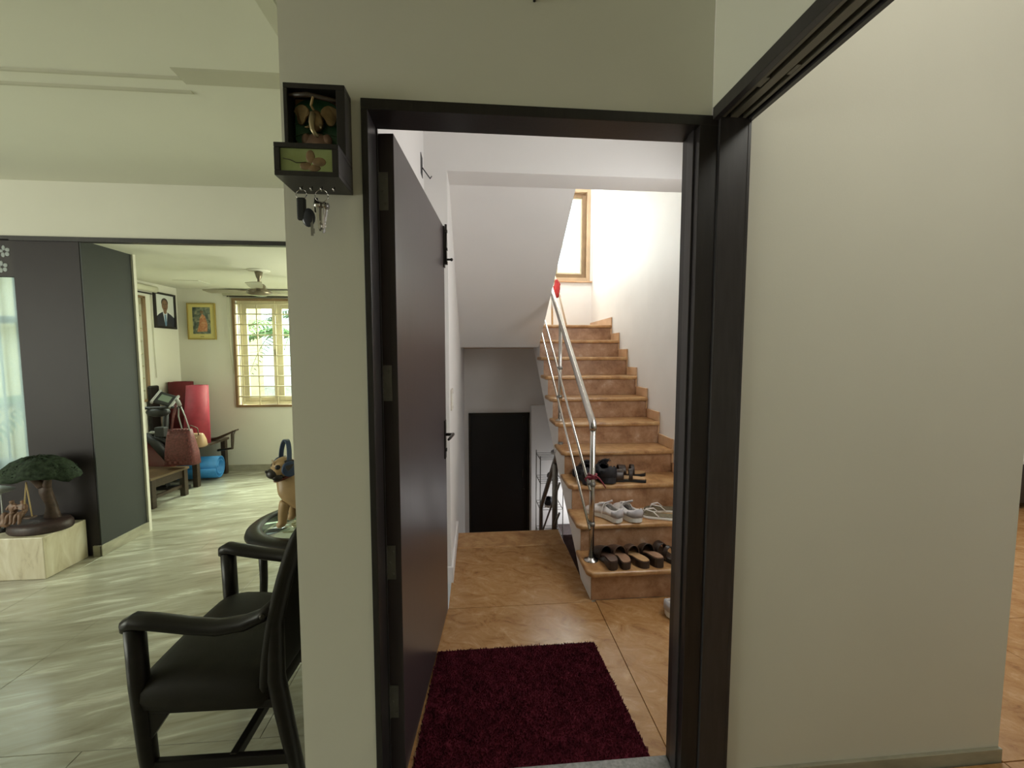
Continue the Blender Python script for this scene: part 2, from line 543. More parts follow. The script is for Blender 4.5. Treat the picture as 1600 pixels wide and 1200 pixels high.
# ---- wall holding the front door (stub + above the frame)
wf = MB().box((-0.507, 1.205, 0), (-0.3055, 1.30, 2.95)).box((-0.3055, 1.205, 2.0885), (0.684, 1.30, 2.95))
struct('wall_front', wf, 'wall', label='cream wall stub and header around the open front door')
# ---- wall between living rooms and stair hall
wl_ = MB().box((-0.507, 1.30, -1.45), (-0.297, 2.5, 4.6)).box((-0.507, 2.5, -1.45), (-0.165, 5.3, 4.6))
struct('wall_left', wl_, 'whiteplain', label='white stair hall wall behind the open door leaf')
struct('wall_living', MB().box((-0.517, 1.206, 0), (-0.507, 5.2, 2.95)), 'wall', label='living room side of the wall behind the armchair')
# ---- wall continuing right of the sliding door frame
struct('wall_right', MB().box((0.80, 1.205, -0.02), (1.795, 1.30, 3.2)), 'wall', label='plain cream wall seen through the sliding door opening')
struct('baseboard_right', MB().box((0.81, 1.193, -0.02), (1.797, 1.205, 0.045)), 'mskirt', label='grey stone skirting at the foot of the plain cream wall', bevel=0.002)
# ---- partition over the sliding door
struct('wall_partition', MB().box((0.685, -3.0, 2.112), (0.80, 1.205, 3.2)), 'wall', label='cream partition above the sliding door track')
# ---- stair hall right wall and back wall
struct('wall_stair', MB().box((1.47, 1.30, -1.45), (1.795, 5.6, 4.6)), 'white', label='bright white plastered wall beside the stairs')
bw = MB()
bw.box((-0.507, 5.3, -1.45), (-0.11, 5.5, 1.6)).box((0.675, 5.3, -1.45), (1.6, 5.5, 1.6)).box((-0.11, 5.3, 0.655), (0.675, 5.5, 1.6))
bw.box((-0.507, 5.3, 1.6), (1.6, 5.5, 2.33)).box((-0.507, 5.3, 3.48), (1.6, 5.5, 4.6)).box((-0.507, 5.3, 2.33), (0.55, 5.5, 3.48)).box((1.44, 5.3, 2.33), (1.6, 5.5, 3.48))
struct('wall_back', bw, 'white', label='white back wall of the stair hall with the landing window')
struct('trim_1', MB().box((0.69, 5.26, -1.376), (1.47, 5.3, 0.755)), 'whiteplain', label='shallow white ledge right of the dark lower door', bevel=0.01)
struct('ceiling_stair', MB().box((-0.507, 2.7, 4.6), (1.8, 5.6, 4.7)).box((-0.507, 1.205, 2.9), (1.8, 2.7, 3.0)), 'whiteplain', label='white ceiling above the stairs')
struct('trim_2', MB().box((-0.165, 2.5, 2.457), (1.47, 2.7, 2.9)).box((-0.3, 2.7, 2.9), (1.8, 2.75, 4.6)), 'whiteplain', label='white ceiling beam crossing above the foot of the stairs')
struct('wall_under', MB().box((-0.165, 2.2, -1.45), (1.47, 2.24, -0.14)), 'whiteplain', label='wall under the landing edge')
struct('floor_lower', MB().box((-0.5, 2.2, -1.5), (1.8, 5.5, -1.376)), 'stone', label='ochre stone floor at the foot of the descending stairs')

# ---- living room lower ceiling and vestibule ceiling
lc = MB().prism([(-5.6, 2.53), (-0.70, 2.53), (-0.672, 2.553), (-0.66, 2.56), (-0.66, 2.95), (-5.6, 2.95)], 'y', -3.0, 3.045)
struct('ceiling_living', lc, 'ceil', label='cream lowered living room ceiling')
struct('ceiling_entry', MB().box((-0.66, -3.0, 2.95), (0.69, 1.30, 3.05)).box((-0.66, 1.3, 2.95), (-0.507, 3.05, 3.05)), 'ceil', label='cream ceiling of the entry above the camera')
cm = MB()  # low ridges whose darker colour stands in for shadow on the ceiling
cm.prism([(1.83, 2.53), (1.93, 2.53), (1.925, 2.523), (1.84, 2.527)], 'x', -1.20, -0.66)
struct('trim_3', cm, 'ceil_shade', label='broad shallow ridge coloured as a shadow band on the living room ceiling')
struct('trim_4', MB().prism([(1.885, 2.53), (1.905, 2.53), (1.90, 2.523), (1.89, 2.523)], 'x', -5.0, -1.20).prism([(1.977, 2.53), (1.999, 2.53), (1.994, 2.523), (1.984, 2.523)], 'x', -5.0, -1.215), 'ceil_shade', label='two thin ridges coloured as shadow lines on the living room ceiling')

# ---- pillar wall with wide opening to the exercise room
struct('wall_pillar', MB().box((-3.03, 3.045, 0), (-2.625, 3.47, 2.172)), 'purple', label='dark mauve grey pillar beside the wide room opening')
struct('trim_5', MB().box((-2.625, 3.048, 0), (-2.615, 3.452, 2.172)), 'slate', label='dark slate painted reveal of the pillar')
struct('baseboard_pillar', MB().box((-2.66, 3.03, 0), (-2.605, 3.044, 0.075)).box((-2.615, 3.03, 0), (-2.600, 3.452, 0.075)), 'mskirt', label='grey stone skirting around the pillar foot', bevel=0.002)
struct('trim_6', MB().box((-2.615, 3.45, 0), (-2.600, 3.475, 2.172)), 'wall', label='thin cream edge behind the slate reveal')
struct('wall_opening', MB().box((-5.6, 3.045, 2.172), (-0.507, 3.47, 2.56)), 'wall', label='cream wall above the wide opening')
struct('trim_7', MB().box((-3.03, 3.03, 2.143), (-0.517, 3.075, 2.172)).box((-3.6, 3.03, 2.15), (-3.03, 3.045, 2.172)), 'frame', label='thin dark lintel strip along the wide opening')
struct('trim_8', MB().box((-2.625, 3.075, 2.158), (-0.517, 3.46, 2.172)), 'ceil', label='underside of the wide opening lintel')
# left front wall with large window beyond the pillar
struct('wall_window', MB().box((-5.6, 3.10, 0), (-4.6, 3.3, 2.172)).box((-4.6, 3.10, 0), (-3.03, 3.3, 0.60)).box((-4.6, 3.10, 2.1), (-3.03, 3.3, 2.172)), 'purple', label='dark wall under the curtained front window')
struct('wall_far', MB().box((-5.7, -3.0, -0.1), (-5.6, 3.3, 3.0)).box((-5.6, -3.1, -0.1), (3.5, -3.0, 3.2)), 'wall', label='outer walls behind the viewer')
# side room on the right
struct('wall_side', MB().box((3.3, -3.0, -0.1), (3.4, 0.6, 3.2)), 'wall', label='far wall of the side room')
struct('ceiling_side', MB().box((0.685, -3.0, 3.2), (6.2, 4.4, 3.3)), 'ceil', label='ceiling of the side room')
struct('wall_hall', MB().box((6.1, 0.3, -0.1), (6.2, 4.4, 3.2)).box((1.795, 4.3, -0.1), (6.2, 4.4, 3.2)).box((3.3, 0.3, -0.1), (6.2, 0.4, 3.2)), 'white', label='pale walls of the hall beyond the plain wall end')
flr = MB().box((0.70, -3.0, -0.14), (3.3, 1.205, -0.012)).box((1.80, 1.205, -0.14), (6.1, 4.3, -0.012)).build('floor_hall', 'grout')
tag(flr, 'ochre stone floor glimpsed beyond the plain wall end', kind='structure')
for i in range(-2, 7):
    for j in range(-4, 5):
        a, b = 1.80 + i * 0.7, 1.80 + (i + 1) * 0.7
        y0, y1 = 1.19 + j * 0.7, 1.19 + (j + 1) * 0.7
        if j >= 0 and i < 0 or j < 0 and i > 2:
            continue
        if j < 0:
            b = min(b, 3.3)
        a, b, y1 = max(a, 0.703), min(b, 6.1), min(y1, 4.3)
        if b - a > 0.05 and y1 - y0 > 0.05:
            MB().box((a + 0.0015, y0 + 0.0015, -0.03), (b - 0.0015, y1 - 0.0015, 0.0)).build('stone_slab', 'stone', flr, bevel=0.001, seg=1)

# ---- exercise room
ZC = 2.165
struct('ceiling_exercise', MB().box((-3.6, 3.47, ZC), (-0.507, 5.4, ZC + 0.12)), 'ceil', label='bright cream ceiling of the exercise room')
XL, YB = -3.47, 5.2
wb = MB()
wb.box((-3.7, YB, 0), (-2.86, YB + 0.22, ZC + 0.1)).box((-1.50, YB, 0), (-0.507, YB + 0.22, ZC + 0.1)).box((-2.86, YB, 0), (-1.50, YB + 0.22, 0.775)).box((-2.86, YB, 2.055), (-1.50, YB + 0.22, ZC + 0.1))
struct('wall_exercise', wb, 'wall', label='cream back wall of the exercise room')
wx = MB()
wx.box((XL - 0.12, 4.0, 0), (XL, 4.05, ZC + 0.1)).box((XL - 0.2, 4.68, 0), (XL, YB + 0.2, ZC + 0.1)).box((XL - 0.12, 4.05, 0), (XL, 4.68, 0.93)).box((XL - 0.12, 4.05, 1.99), (XL, 4.68, ZC + 0.1))
struct('wall_exercise_left', wx, 'wall', label='cream left wall of the exercise room with narrow window')
struct('wall_return', MB().prism([(-3.03, 3.40), (-3.03, 3.469), (-3.47, 4.0), (-3.58, 4.0)], 'z', 0, 2.3), 'wall', label='dark return wall behind the pillar')
struct('baseboard_exercise', MB().box((XL, YB - 0.014, 0), (-0.517, YB, 0.075)).box((XL, 4.0, 0), (XL + 0.014, YB - 0.014, 0.075)), 'mskirt', label='grey skirting along the exercise room walls', bevel=0.002)
struct('trim_9', MB().box((-3.12, 4.62, ZC - 0.006), (-2.86, 4.80, ZC)), 'ceil', label='flush ceiling hatch near the portrait', bevel=0.003)

# ================================================================== front door frame and leaf
df = sgroup('door_1', 'dark brown front door standing open onto the stair hall', (0.18, 1.25, 0))
fr = MB().box((-0.308, 1.198, 0), (-0.290, 1.30, 2.06)).box((0.645, 1.198, 0), (0.700, 1.30, 2.06)).box((-0.308, 1.198, 2.06), (0.700, 1.30, 2.0885)).build('door_frame', 'frame', df, bevel=0.0015)
MB().box((-0.290, 1.292, 0), (-0.286, 1.30, 2.06)).build('frame_stop', 'jamb', fr)
MB().box((0.640, 1.225, 0), (0.645, 1.262, 2.06)).build('frame_stop', 'jamb', fr, bevel=0.001)
# leaf: hinge edge at Y 1.30, swung inwards
lf = bpy.data.objects.new('door_leaf', None)
C.objects.link(lf)
lf.parent = df
lf.location = Vector((-0.266, 1.305, 0)) - df.location
lf.rotation_euler = (0, 0, math.radians(-4.9))
o = MB().box((-0.024, 0.0, 0.012), (0.024, 0.905, 2.052)).xf(wl(lf)).build('leaf_panel', 'leaf', lf, bevel=0.0015)
for z in (1.885, 1.312, 0.742, 0.275):
    h = MB()
    h.box((-0.020, -0.003, z - 0.055), (0.006, 0.0, z + 0.055))
    for k in range(5):
        h.cyl((-0.024, -0.006, z - 0.055 + k * 0.022), (-0.024, -0.006, z - 0.036 + k * 0.022), 0.0052, 10)
    for k in (-0.036, 0.0, 0.036):
        h.cyl((-0.007 + (0.006 if k else -0.004), -0.0045, z + k), (-0.007 + (0.006 if k else -0.004), -0.003, z + k), 0.0035, 8)
    h.xf(wl(lf)).build('hinge', 'dullsteel', lf)
bl = MB().box((0.024, 0.878, 1.845), (0.030, 0.903, 2.05)).cyl((0.036, 0.89, 1.86), (0.036, 0.89, 2.06), 0.006, 10).cyl((0.036, 0.89, 1.885), (0.062, 0.893, 1.885), 0.005, 8).sphere((0.064, 0.893, 1.885), 0.008, 10, 6)
for z in (1.86, 1.93, 2.02):
    bl.box((0.028, 0.88, z), (0.044, 0.90, z + 0.012))
bl.xf(wl(lf)).build('tower_bolt', 'bronze', lf)
hp = MB().box((0.024, 0.845, 0.86), (0.029, 0.885, 1.06)).cyl((0.029, 0.865, 0.985), (0.066, 0.865, 0.985), 0.008, 10)
hp.tube([(0.066, 0.87, 0.985), (0.066, 0.83, 0.985), (0.064, 0.78, 0.983), (0.060, 0.755, 0.980)], [0.009, 0.008, 0.007, 0.006], 8).cyl((0.028, 0.865, 0.905), (0.034, 0.865, 0.905), 0.010, 12)
hp.xf(wl(lf)).build('lever_handle', 'bronze', lf)
# edge lock plate facing the far end with the strike side lever
MB().box((-0.012, 0.905, 0.88), (0.012, 0.9075, 1.06)).tube([(-0.03, 0.865, 0.985), (-0.066, 0.865, 0.985), (-0.066, 0.80, 0.982)], 0.007, 8).xf(wl(lf)).build('lock_plate', 'bronze', lf)

struct('trim_10', MB().box((-0.29, 1.155, -0.02), (0.645, 1.297, 0.018)), 'granite', label='grey granite threshold under the open door', bevel=0.003)

# ---- sliding door frame on the right
sf = sgroup('door_2', 'dark sliding door frame with double ceiling track at right', (0.74, 1.2, 0))
MB().box((0.701, 1.190, 0), (0.787, 1.2045, 2.0998)).build('jamb_board', 'jamb', sf, bevel=0.0015)
MB().box((0.787, 1.190, 0), (0.7965, 1.2045, 2.0758)).build('jamb_bead', 'jamb', sf, bevel=0.001)
lt = MB().box((0.683, -3.0, 2.076), (0.701, 1.1995, 2.110)).box((0.787, -3.0, 2.076), (0.801, 1.1995, 2.110)).box((0.701, -3.0, 2.100), (0.787, 1.1995, 2.110)).build('track_lintel', 'jamb', sf, bevel=0.001)
for x in (0.710, 0.741, 0.772):
    MB().box((x - 0.0045 if x != 0.741 else x - 0.011, -3.0, 2.080), (x + 0.0045 if x != 0.741 else x + 0.011, 1.189, 2.099)).build('track_rail', 'trackmetal', lt)
for x, y in ((0.7195, 1.02), (0.7625, 0.97)):
    MB().box((x - 0.006, y, 2.081), (x + 0.006, y + 0.035, 2.098)).build('track_stopper', 'trackmetal', lt)

# ================================================================== landing floor
fg = MB().box((-0.297, 1.297, -0.14), (1.47, 2.24, -0.012)).box((-0.165, 2.24, -0.14), (0.645, 3.185, -0.012)).build('floor_landing', 'grout')
tag(fg, 'ochre polished stone landing between the front door and the stairs', kind='structure')
for a, b in (((-0.295, 1.299), (0.665, 2.222)), ((0.668, 1.299), (1.469, 2.236)), ((-0.164, 2.225), (0.645, 2.944))):
    MB().box((a[0], a[1], -0.03), (b[0], b[1], 0)).build('stone_slab', 'stone', fg, bevel=0.001, seg=1)
MB().box((-0.164, 2.947, -0.03), (0.645, 3.212, 0)).build('nosing_slab', 'tread', fg, bevel=0.008, seg=3)
struct('baseboard_landing', MB().box((-0.165, 2.5, 0), (-0.151, 3.2, 0.10)).box((-0.297, 2.486, 0), (-0.151, 2.5, 0.10)).box((-0.297, 1.4, 0), (-0.285, 2.486, 0.10)), 'whiteplain', label='painted skirting along the stair hall left wall', bevel=0.002)

# ================================================================== main staircase
ST = thing('staircase', 'ochre stone staircase rising to the bright landing window', 'staircase', (1.05, 2.24, 0))
R0, G, Y1, NS = 0.172, 0.2475, 2.215, 10
XS, XW = 0.64, 1.4685
# white waist / stringer body under the steps
pts = [(Y1 + 0.028, 0.0), (Y1 + 0.028, R0 - 0.032)]
for k in range(1, NS):
    y = Y1 + k * G + 0.028
    pts += [(y, k * R0 - 0.032), (y, (k + 1) * R0 - 0.032)]
pts += [(4.70, NS * R0 - 0.032), (4.70, 1.475), (4.62, 1.43), (3.242, 0.500), (2.60, 0.10), (2.44, -0.02), (2.30, -0.14), (Y1 + 0.028, -0.14)]
MB().prism(pts, 'x', XS, XW).build('waist_slab', 'whiteplain', ST)
for k in range(1, NS + 1):
    y = Y1 + (k - 1) * G
    z = k * R0
    d = G + 0.045 if k < NS else 0.30
    c = 0.035
    n = 8
    # tread with rounded front and a chamfered overhanging left end
    poly = [(XS - 0.026, y + c), (XS - 0.020 + c * 0.6, y), (XW, y), (XW, y + d), (XS - 0.026, y + d)]
    MB().prism(poly, 'z', z - 0.032, z).build('tread', 'tread', ST, bevel=0.012, seg=3)
    MB().box((XS + 0.002, y + 0.022, z - R0 + (0.0 if k > 1 else 0.0)), (XW, y + 0.036, z - 0.033)).build('riser', 'riser', ST, bevel=0.001, seg=1)
    # stepped skirting on the wall
    yy = y + 0.01
    if k < NS:
        MB().prism([(yy, z - R0 + 0.07), (yy, z + 0.078), (yy + G * 0.97, z + 0.078), (yy + G * 0.97, z + 0.001), (yy + 0.04, z + 0.001), (yy + 0.04, z - R0 + 0.07)], 'x', XW - 0.014, XW - 0.0005).build('skirting_tile', 'skirt', ST, bevel=0.0015, seg=1)
    else:
        MB().prism([(yy, z - R0 + 0.07), (yy, z + 0.085), (yy + 0.84, z + 0.085), (yy + 0.84, z + 0.001), (yy + 0.04, z + 0.001), (yy + 0.04, z - R0 + 0.07)], 'x', XW - 0.014, XW - 0.0005).build('skirting_tile', 'skirt', ST, bevel=0.0015, seg=1)
ML = MB().box((-0.165, 4.70, 1.475), (1.47, 5.3, 1.719)).box((-0.165, 4.46, 1.475), (0.62, 4.70, 1.719))
struct('floor_midlanding', ML, 'tread', label='upper half landing under the stair window')
# upper flight returning overhead: sloped soffit
up = [(4.46, 1.475), (4.27, 1.475), (2.70, 2.462), (2.70, 2.60)]
for k in range(7):
    y = 2.70 + (k) * 0.25
    z = 2.93 - k * 0.172
    up += [(y + 0.02, z), (y + 0.25, z)]
up += [(4.46, 1.72)]
struct('ceiling_soffit', MB().prism(up, 'x', -0.165, 0.637), 'whiteplain', label='sloping white underside of the flight overhead')
# descending flight beyond the landing
dn = []
for k in range(1, 8):
    dn += [(3.185 + (k - 1) * 0.247, -0.172 * k), (3.185 + k * 0.247, -0.172 * k)]
dn += [(3.185 + 7 * 0.247, -1.376), (3.6, -1.376)]
DS = MB().prism(dn, 'x', -0.165, 0.645)
struct('floor_descending', DS, 'stone', label='stone steps descending to the dark lower door')

# ---- steel railing of the main stairs
RL = thing('stair_railing', 'stainless steel stair railing with round handrail and two thin rails', 'railing', (0.675, 2.36, 0.172))
MB().cyl((0.675, 2.362, 0.174), (0.675, 2.362, 0.992), 0.0165, 16).build('post', 'steel', RL)
MB().lathe([(0.042, 0), (0.042, 0.005), (0.022, 0.010), (0.018, 0.018)], (0.675, 2.362, 0.172), 20).build('base_flange', 'steel', RL)
sl = 0.172 / 0.2475


def on_rail(y, z0):
    return (0.675, y, z0 + (y - 2.37) * 0.702)


MB().tube([(0.675, 2.362, 0.96), (0.675, 2.363, 0.985), (0.675, 2.372, 1.003), on_rail(2.40, 1.0), on_rail(3.4, 1.0), on_rail(4.42, 1.0)], 0.0215, 16).build('handrail', 'steel', RL)
MB().tube([(0.655, 2.33, 0.610), (0.655, 4.40, 0.610 + 2.07 * 0.672)], 0.0085, 10).build('thin_rail', 'steel', RL)
MB().tube([(0.655, 2.33, 0.375), (0.655, 4.40, 0.375 + 2.07 * 0.672)], 0.0085, 10).build('thin_rail', 'steel', RL)
MB().cyl((0.675, 3.34, 0.862), (0.675, 3.34, 1.675), 0.0145, 14).build('post', 'steel', RL)
MB().lathe([(0.036, 0), (0.036, 0.005), (0.02, 0.010), (0.016, 0.016)], (0.675, 3.34, 0.860), 18).build('base_flange', 'steel', RL)
MB().cyl((0.675, 4.40, 1.72), (0.675, 4.40, 2.42), 0.0145, 14).build('post', 'steel', RL)
for y, z in ((2.362, 0.636), (2.362, 0.395), (3.34, 1.29), (3.34, 1.055)):
    MB().cyl((0.650, y, z), (0.676, y, z), 0.012, 10).cyl((0.675, y, z - 0.012), (0.675, y, z + 0.012), 0.0195, 14).build('clamp', 'dullsteel', RL)
# ribbon
rb = MB()
for k in range(3):
    a = [((0.675 + 0.024 * math.cos(t)), 2.362 + 0.024 * math.sin(t), 0.675 + k * 0.009 + 0.004 * math.sin(3 * t + k)) for t in [2 * PI * i / 18 for i in range(19)]]
    rb.tube(a, 0.0062, 6)
rb.tube([(0.69, 2.338, 0.69), (0.705, 2.325, 0.68), (0.725, 2.318, 0.655), (0.742, 2.315, 0.625)], [0.006, 0.006, 0.004, 0.003], 6)
rb.tube([(0.66, 2.338, 0.685), (0.640, 2.33, 0.69), (0.625, 2.33, 0.68), (0.628, 2.33, 0.665)], [0.007, 0.006, 0.006, 0.004], 6)
tag(rb.build('ribbon', 'ribbon'), 'dark red ribbon knotted around the first steel railing post', 'ribbon')

# ---- lower railing
LR = thing('lower_railing', 'dark steel handrail going down beside the descending steps', 'railing', (0.66, 4.2, -1.2))
MB().tube([(0.66, 3.22, 0.70), (0.66, 3.43, 0.512), (0.66, 4.17, -0.155), (0.66, 4.20, -0.19), (0.66, 4.205, -0.24), (0.66, 4.205, -1.02)], 0.021, 14).build('handrail', 'dullsteel', LR)
MB().cyl((0.66, 3.46, -0.30), (0.66, 3.46, 0.47), 0.022, 14).build('post', 'dullsteel', LR)
for dz in (0.30, 0.55):
    MB().tube([(0.66, 3.25, 0.665 - dz), (0.66, 4.20, -0.19 - dz)], 0.009, 8).build('thin_rail', 'dullsteel', LR)

# ---- lower dark door
LD = sgroup('door_3', 'black door at the foot of the descending stairs', (0.28, 5.3, -1.376))
MB().box((-0.11, 5.285, -1.376), (-0.085, 5.36, 0.655)).box((0.65, 5.285, -1.376), (0.675, 5.36, 0.655)).box((-0.11, 5.285, 0.63), (0.675, 5.36, 0.655)).build('door_frame', 'bronze', LD, bevel=0.002)
lp = MB().box((-0.085, 5.315, -1.37), (0.65, 5.35, 0.628)).build('door_leaf', 'black', LD, bevel=0.002)
MB().box((0.585, 5.306, 0.52), (0.61, 5.316, 0.60)).cyl((0.60, 5.30, -0.36), (0.60, 5.315, -0.36), 0.012, 10).box((0.585, 5.30, -0.20), (0.60, 5.315, -0.10)).build('door_bolt', 'bronze', lp)

# ---- stair window
SW = sgroup('window_1', 'brown wooden stair window with iron grill, blown out by daylight', (1.0, 5.4, 2.33))


def rect_frame(mb, x0, x1, z0, z1, y0, y1, w):
    mb.box((x0, y0, z0), (x0 + w, y1, z1)).box((x1 - w, y0, z0), (x1, y1, z1)).box((x0 + w, y0, z0), (x1 - w, y1, z0 + w)).box((x0 + w, y0, z1 - w), (x1 - w, y1, z1))
    return mb


rect_frame(MB(), 0.55, 1.445, 2.33, 3.48, 5.29, 5.34, 0.045).build('window_frame', 'tanwood', SW, bevel=0.004)
sash = rect_frame(MB(), 0.595, 1.40, 2.375, 3.435, 5.33, 5.37, 0.055).box((0.975, 5.33, 2.43), (1.02, 5.37, 3.38)).build('sash', 'brownframe', SW, bevel=0.004)
rect_frame(MB(), 1.02, 1.345, 2.43, 3.38, 5.345, 5.36, 0.02).build('sash_bead', 'cream', sash)
MB().box((0.6, 5.348, 2.38), (1.39, 5.352, 3.43)).build('pane', 'glass', SW)
for z in (2.50, 2.58, 3.18, 3.27):
    MB().cyl((0.60, 5.415, z), (1.40, 5.415, z), 0.006, 8).build('grill_bar', 'creamiron', SW)
for x in (0.75, 0.93, 1.11, 1.29):
    MB().cyl((x, 5.42, 2.36), (x, 5.42, 3.45), 0.006, 8).build('grill_bar', 'creamiron', SW)
MB().box((0.50, 5.27, 2.315), (1.469, 5.34, 2.333)).build('window_sill', 'skirt', SW, bevel=0.003)

# stick with red cloth on the half landing
MP = thing('mop', 'pale stick with a red cloth leaning on the upper landing', 'mop', (1.06, 4.9, 1.72))
MB().cyl((1.06, 4.88, 1.724), (0.925, 4.98, 2.36), 0.011, 10).build('handle', 'stick', MP)
cl = MB()
rg = []
for i in range(9):
    t = i / 8
    c = Vector((0.945 + 0.01 * math.sin(i), 4.94, 2.28 - 0.20 * t))
    r = 0.012 + 0.032 * math.sin(min(1, t * 1.15) * PI * 0.75)
    rg.append([(c.x + r * (1 + 0.3 * math.sin(5 * a + i)) * math.cos(a), c.y + 0.5 * r * math.sin(a), c.z + 0.012 * math.sin(3 * a)) for a in [2 * PI * j / 14 for j in range(14)]])
cl.rings(rg).build('cloth', 'redcloth', MP)
UR = thing('upper_railing', 'thin pale rail of the returning flight at the upper landing', 'railing', (0.88, 4.72, 1.72))
MB().cyl((0.865, 4.75, 1.722), (0.852, 4.75, 2.33), 0.012, 10).build('post', 'steel', UR)

# ---- switch plate and wire hole on the left wall
SP = thing('switch_plate', 'ivory light switch plate on the white wall past the door edge', 'switch', (-0.165, 2.67, 1.11))
MB().box((-0.1648, 2.60, 1.05), (-0.155, 2.74, 1.18)).build('plate', 'switch', SP, bevel=0.003)
for k in range(3):
    MB().box((-0.156, 2.615 + k * 0.042, 1.075), (-0.150, 2.645 + k * 0.042, 1.155)).build('rocker', 'whitesole', SP, bevel=0.002)
WR = thing('junction_hole', 'small dark wall socket hole with loose wire above the open door', 'socket', (-0.296, 2.40, 2.43))
rg = MB().box((-0.2968, 2.36, 2.38), (-0.2945, 2.43, 2.49)).build('hole_plate', 'rubber', WR)
MB().tube([(-0.294, 2.41, 2.43), (-0.27, 2.42, 2.40), (-0.255, 2.44, 2.385), (-0.25, 2.47, 2.41)], 0.003, 6).build('wire', 'rubber', WR)
# small hook above the door
HK = MB().cyl((0.163, 1.2045, 2.368), (0.163, 1.185, 2.372), 0.0035, 8).lathe([(0.002, 0), (0.0055, 0.004), (0.006, 0.018), (0.003, 0.024)], (0.163, 1.186, 2.362), 10)
tag(HK.build('wall_hook', 'black'), 'tiny dark hook on the wall high above the door', 'hook')

# ================================================================== doormat
MT = thing('doormat', 'maroon pile doormat on the landing just inside the threshold', 'doormat', (0.18, 1.6, 0))
quad = [(-0.225, 1.300), (0.592, 1.300), (0.557, 1.884), (-0.19, 1.882)]
MB().prism(quad, 'z', 0.001, 0.009).build('backing', 'mat', MT)
pile = MB()
nx, ny = 120, 86
for i in range(nx):
    for j in range(ny):
        u, v = (i + random.random()) / nx, (j + random.random()) / ny
        a = Vector(quad[0]).lerp(Vector(quad[1]), u)
        b = Vector(quad[3]).lerp(Vector(quad[2]), u)
        p = a.lerp(b, v)
        dx, dy = random.uniform(-0.008, 0.008), random.uniform(-0.008, 0.008)
        h = random.uniform(0.014, 0.021)
        r = 0.0042
        a0 = random.uniform(0, 6.28)
        vs = [(p.x + r * math.cos(a0 + k * 2.094), p.y + r * math.sin(a0 + k * 2.094), 0.008) for k in range(3)] + [(p.x + dx, p.y + dy, h)]
        if vs[3][1] < 1.299 or min(q[1] for q in vs) < 1.299:
            continue
        pile.add(vs, [(0, 1, 3), (1, 2, 3), (2, 0, 3)])
pile.build('pile', 'mat', MT, kind='stuff')

# ================================================================== shoes
PROF = [(0, .0), (.015, .22), (.05, .31), (.12, .37), (.22, .385), (.36, .36), (.5, .40), (.62, .46), (.74, .5), (.84, .47), (.92, .37), (.97, .22), (1, .0)]


def hw(t, W):
    for (a, p), (b, q) in zip(PROF, PROF[1:]):
        if t <= b:
            return W * (p + (q - p) * (t - a) / (b - a))
    return 0


def bend(t, s):
    return s * 0.10 * (t - 0.45) ** 2 - s * 0.008


def outline(L, W, s, grow=0.0):
    ts = [p[0] for p in PROF]
    R = [(hw(t, W) + (grow if 0 < t < 1 else 0) + bend(t, s) * (W / 0.1), L * (t - 0.5) + (grow if t == 1 else -grow if t == 0 else 0)) for t in ts]
    Lf = [(-hw(t, W) - grow + bend(t, s) * (W / 0.1), L * (t - 0.5)) for t in ts[1:-1]]
    return R + Lf[::-1]


def sole(L, W, s, z0, z1, grow=0.0, mb=None):
    # z0, z1 functions of t
    mb = mb or MB()
    o = outline(L, W, s, grow)
    n = len(o)
    tt = [min(1, max(0, y / L + 0.5)) for x, y in o]
    v = [(x, y, z0(t)) for (x, y), t in zip(o, tt)] + [(x, y, z1(t)) for (x, y), t in zip(o, tt)]
    m = len(PROF)
    f = []
    for i in range(n):
        j = (i + 1) % n
        f.append((i, j, n + j, n + i))
    # strip top / bottom across
    def pair(i):
        return (i, (n - i) % n)
    for off in (0, n):
        for i in range(m - 1):
            a, b = pair(i), pair(i + 1) if i + 1 < m - 1 else (m - 1, m - 1)
            q = [off + a[0], off + b[0]] + ([off + b[1]] if b[1] != b[0] else []) + ([off + a[1]] if a[1] != a[0] else [])
            f.append(tuple(q))
    return mb.add(v, f)


def vamp(L, W, s, t0, t1, zf, hf, grow=0.003, n=10, back=None):
    mb = MB()
    rings = []
    N = 9
    for i in range(N):
        t = t0 + (t1 - t0) * i / (N - 1)
        w = hw(t, W) + grow
        h = hf(t)
        cx = bend(t, s) * (W / 0.1)
        rings.append([(cx + w * math.cos(a), L * (t - 0.5) + (0.0), zf(t) + h * math.sin(a) ** 0.8 if math.sin(a) > 1e-6 else zf(t) - 0.004) for a in [PI * k / n for k in range(n + 1)]])
    mb.rings(rings, cap=False, closed=False)
    return mb


def clog(label, s, upper='brownupper', bed='footbed', heel=0.042, group=None, wide=False):
    L, W = 0.245, 0.088
    t = thing('slip_on_shoe', label, 'shoe', (0, 0, 0), group)
    z1 = lambda u: (heel + 0.012 if u < 0.3 else heel + 0.012 - (heel - 0.014) * min(1, (u - 0.3) / 0.35))
    z0 = lambda u: 0.0
    sole(L, W, s, z0, lambda u: z1(u) - 0.006, 0.0).build('sole', 'darkbrown', t, bevel=0.003)
    sole(L * 0.98, W * 0.93, s, lambda u: z1(u) - 0.006, z1, 0.0).build('footbed', bed, t, bevel=0.002)
    hf = lambda u: 0.055 * (1 - max(0, (u - 0.55) / 0.45) ** 2 * 0.85) + 0.006
    vamp(L, W, s, 0.44 if wide else 0.50, 0.985, lambda u: z1(u) - 0.012, hf).build('upper', upper, t, solid=0.004)
    return t


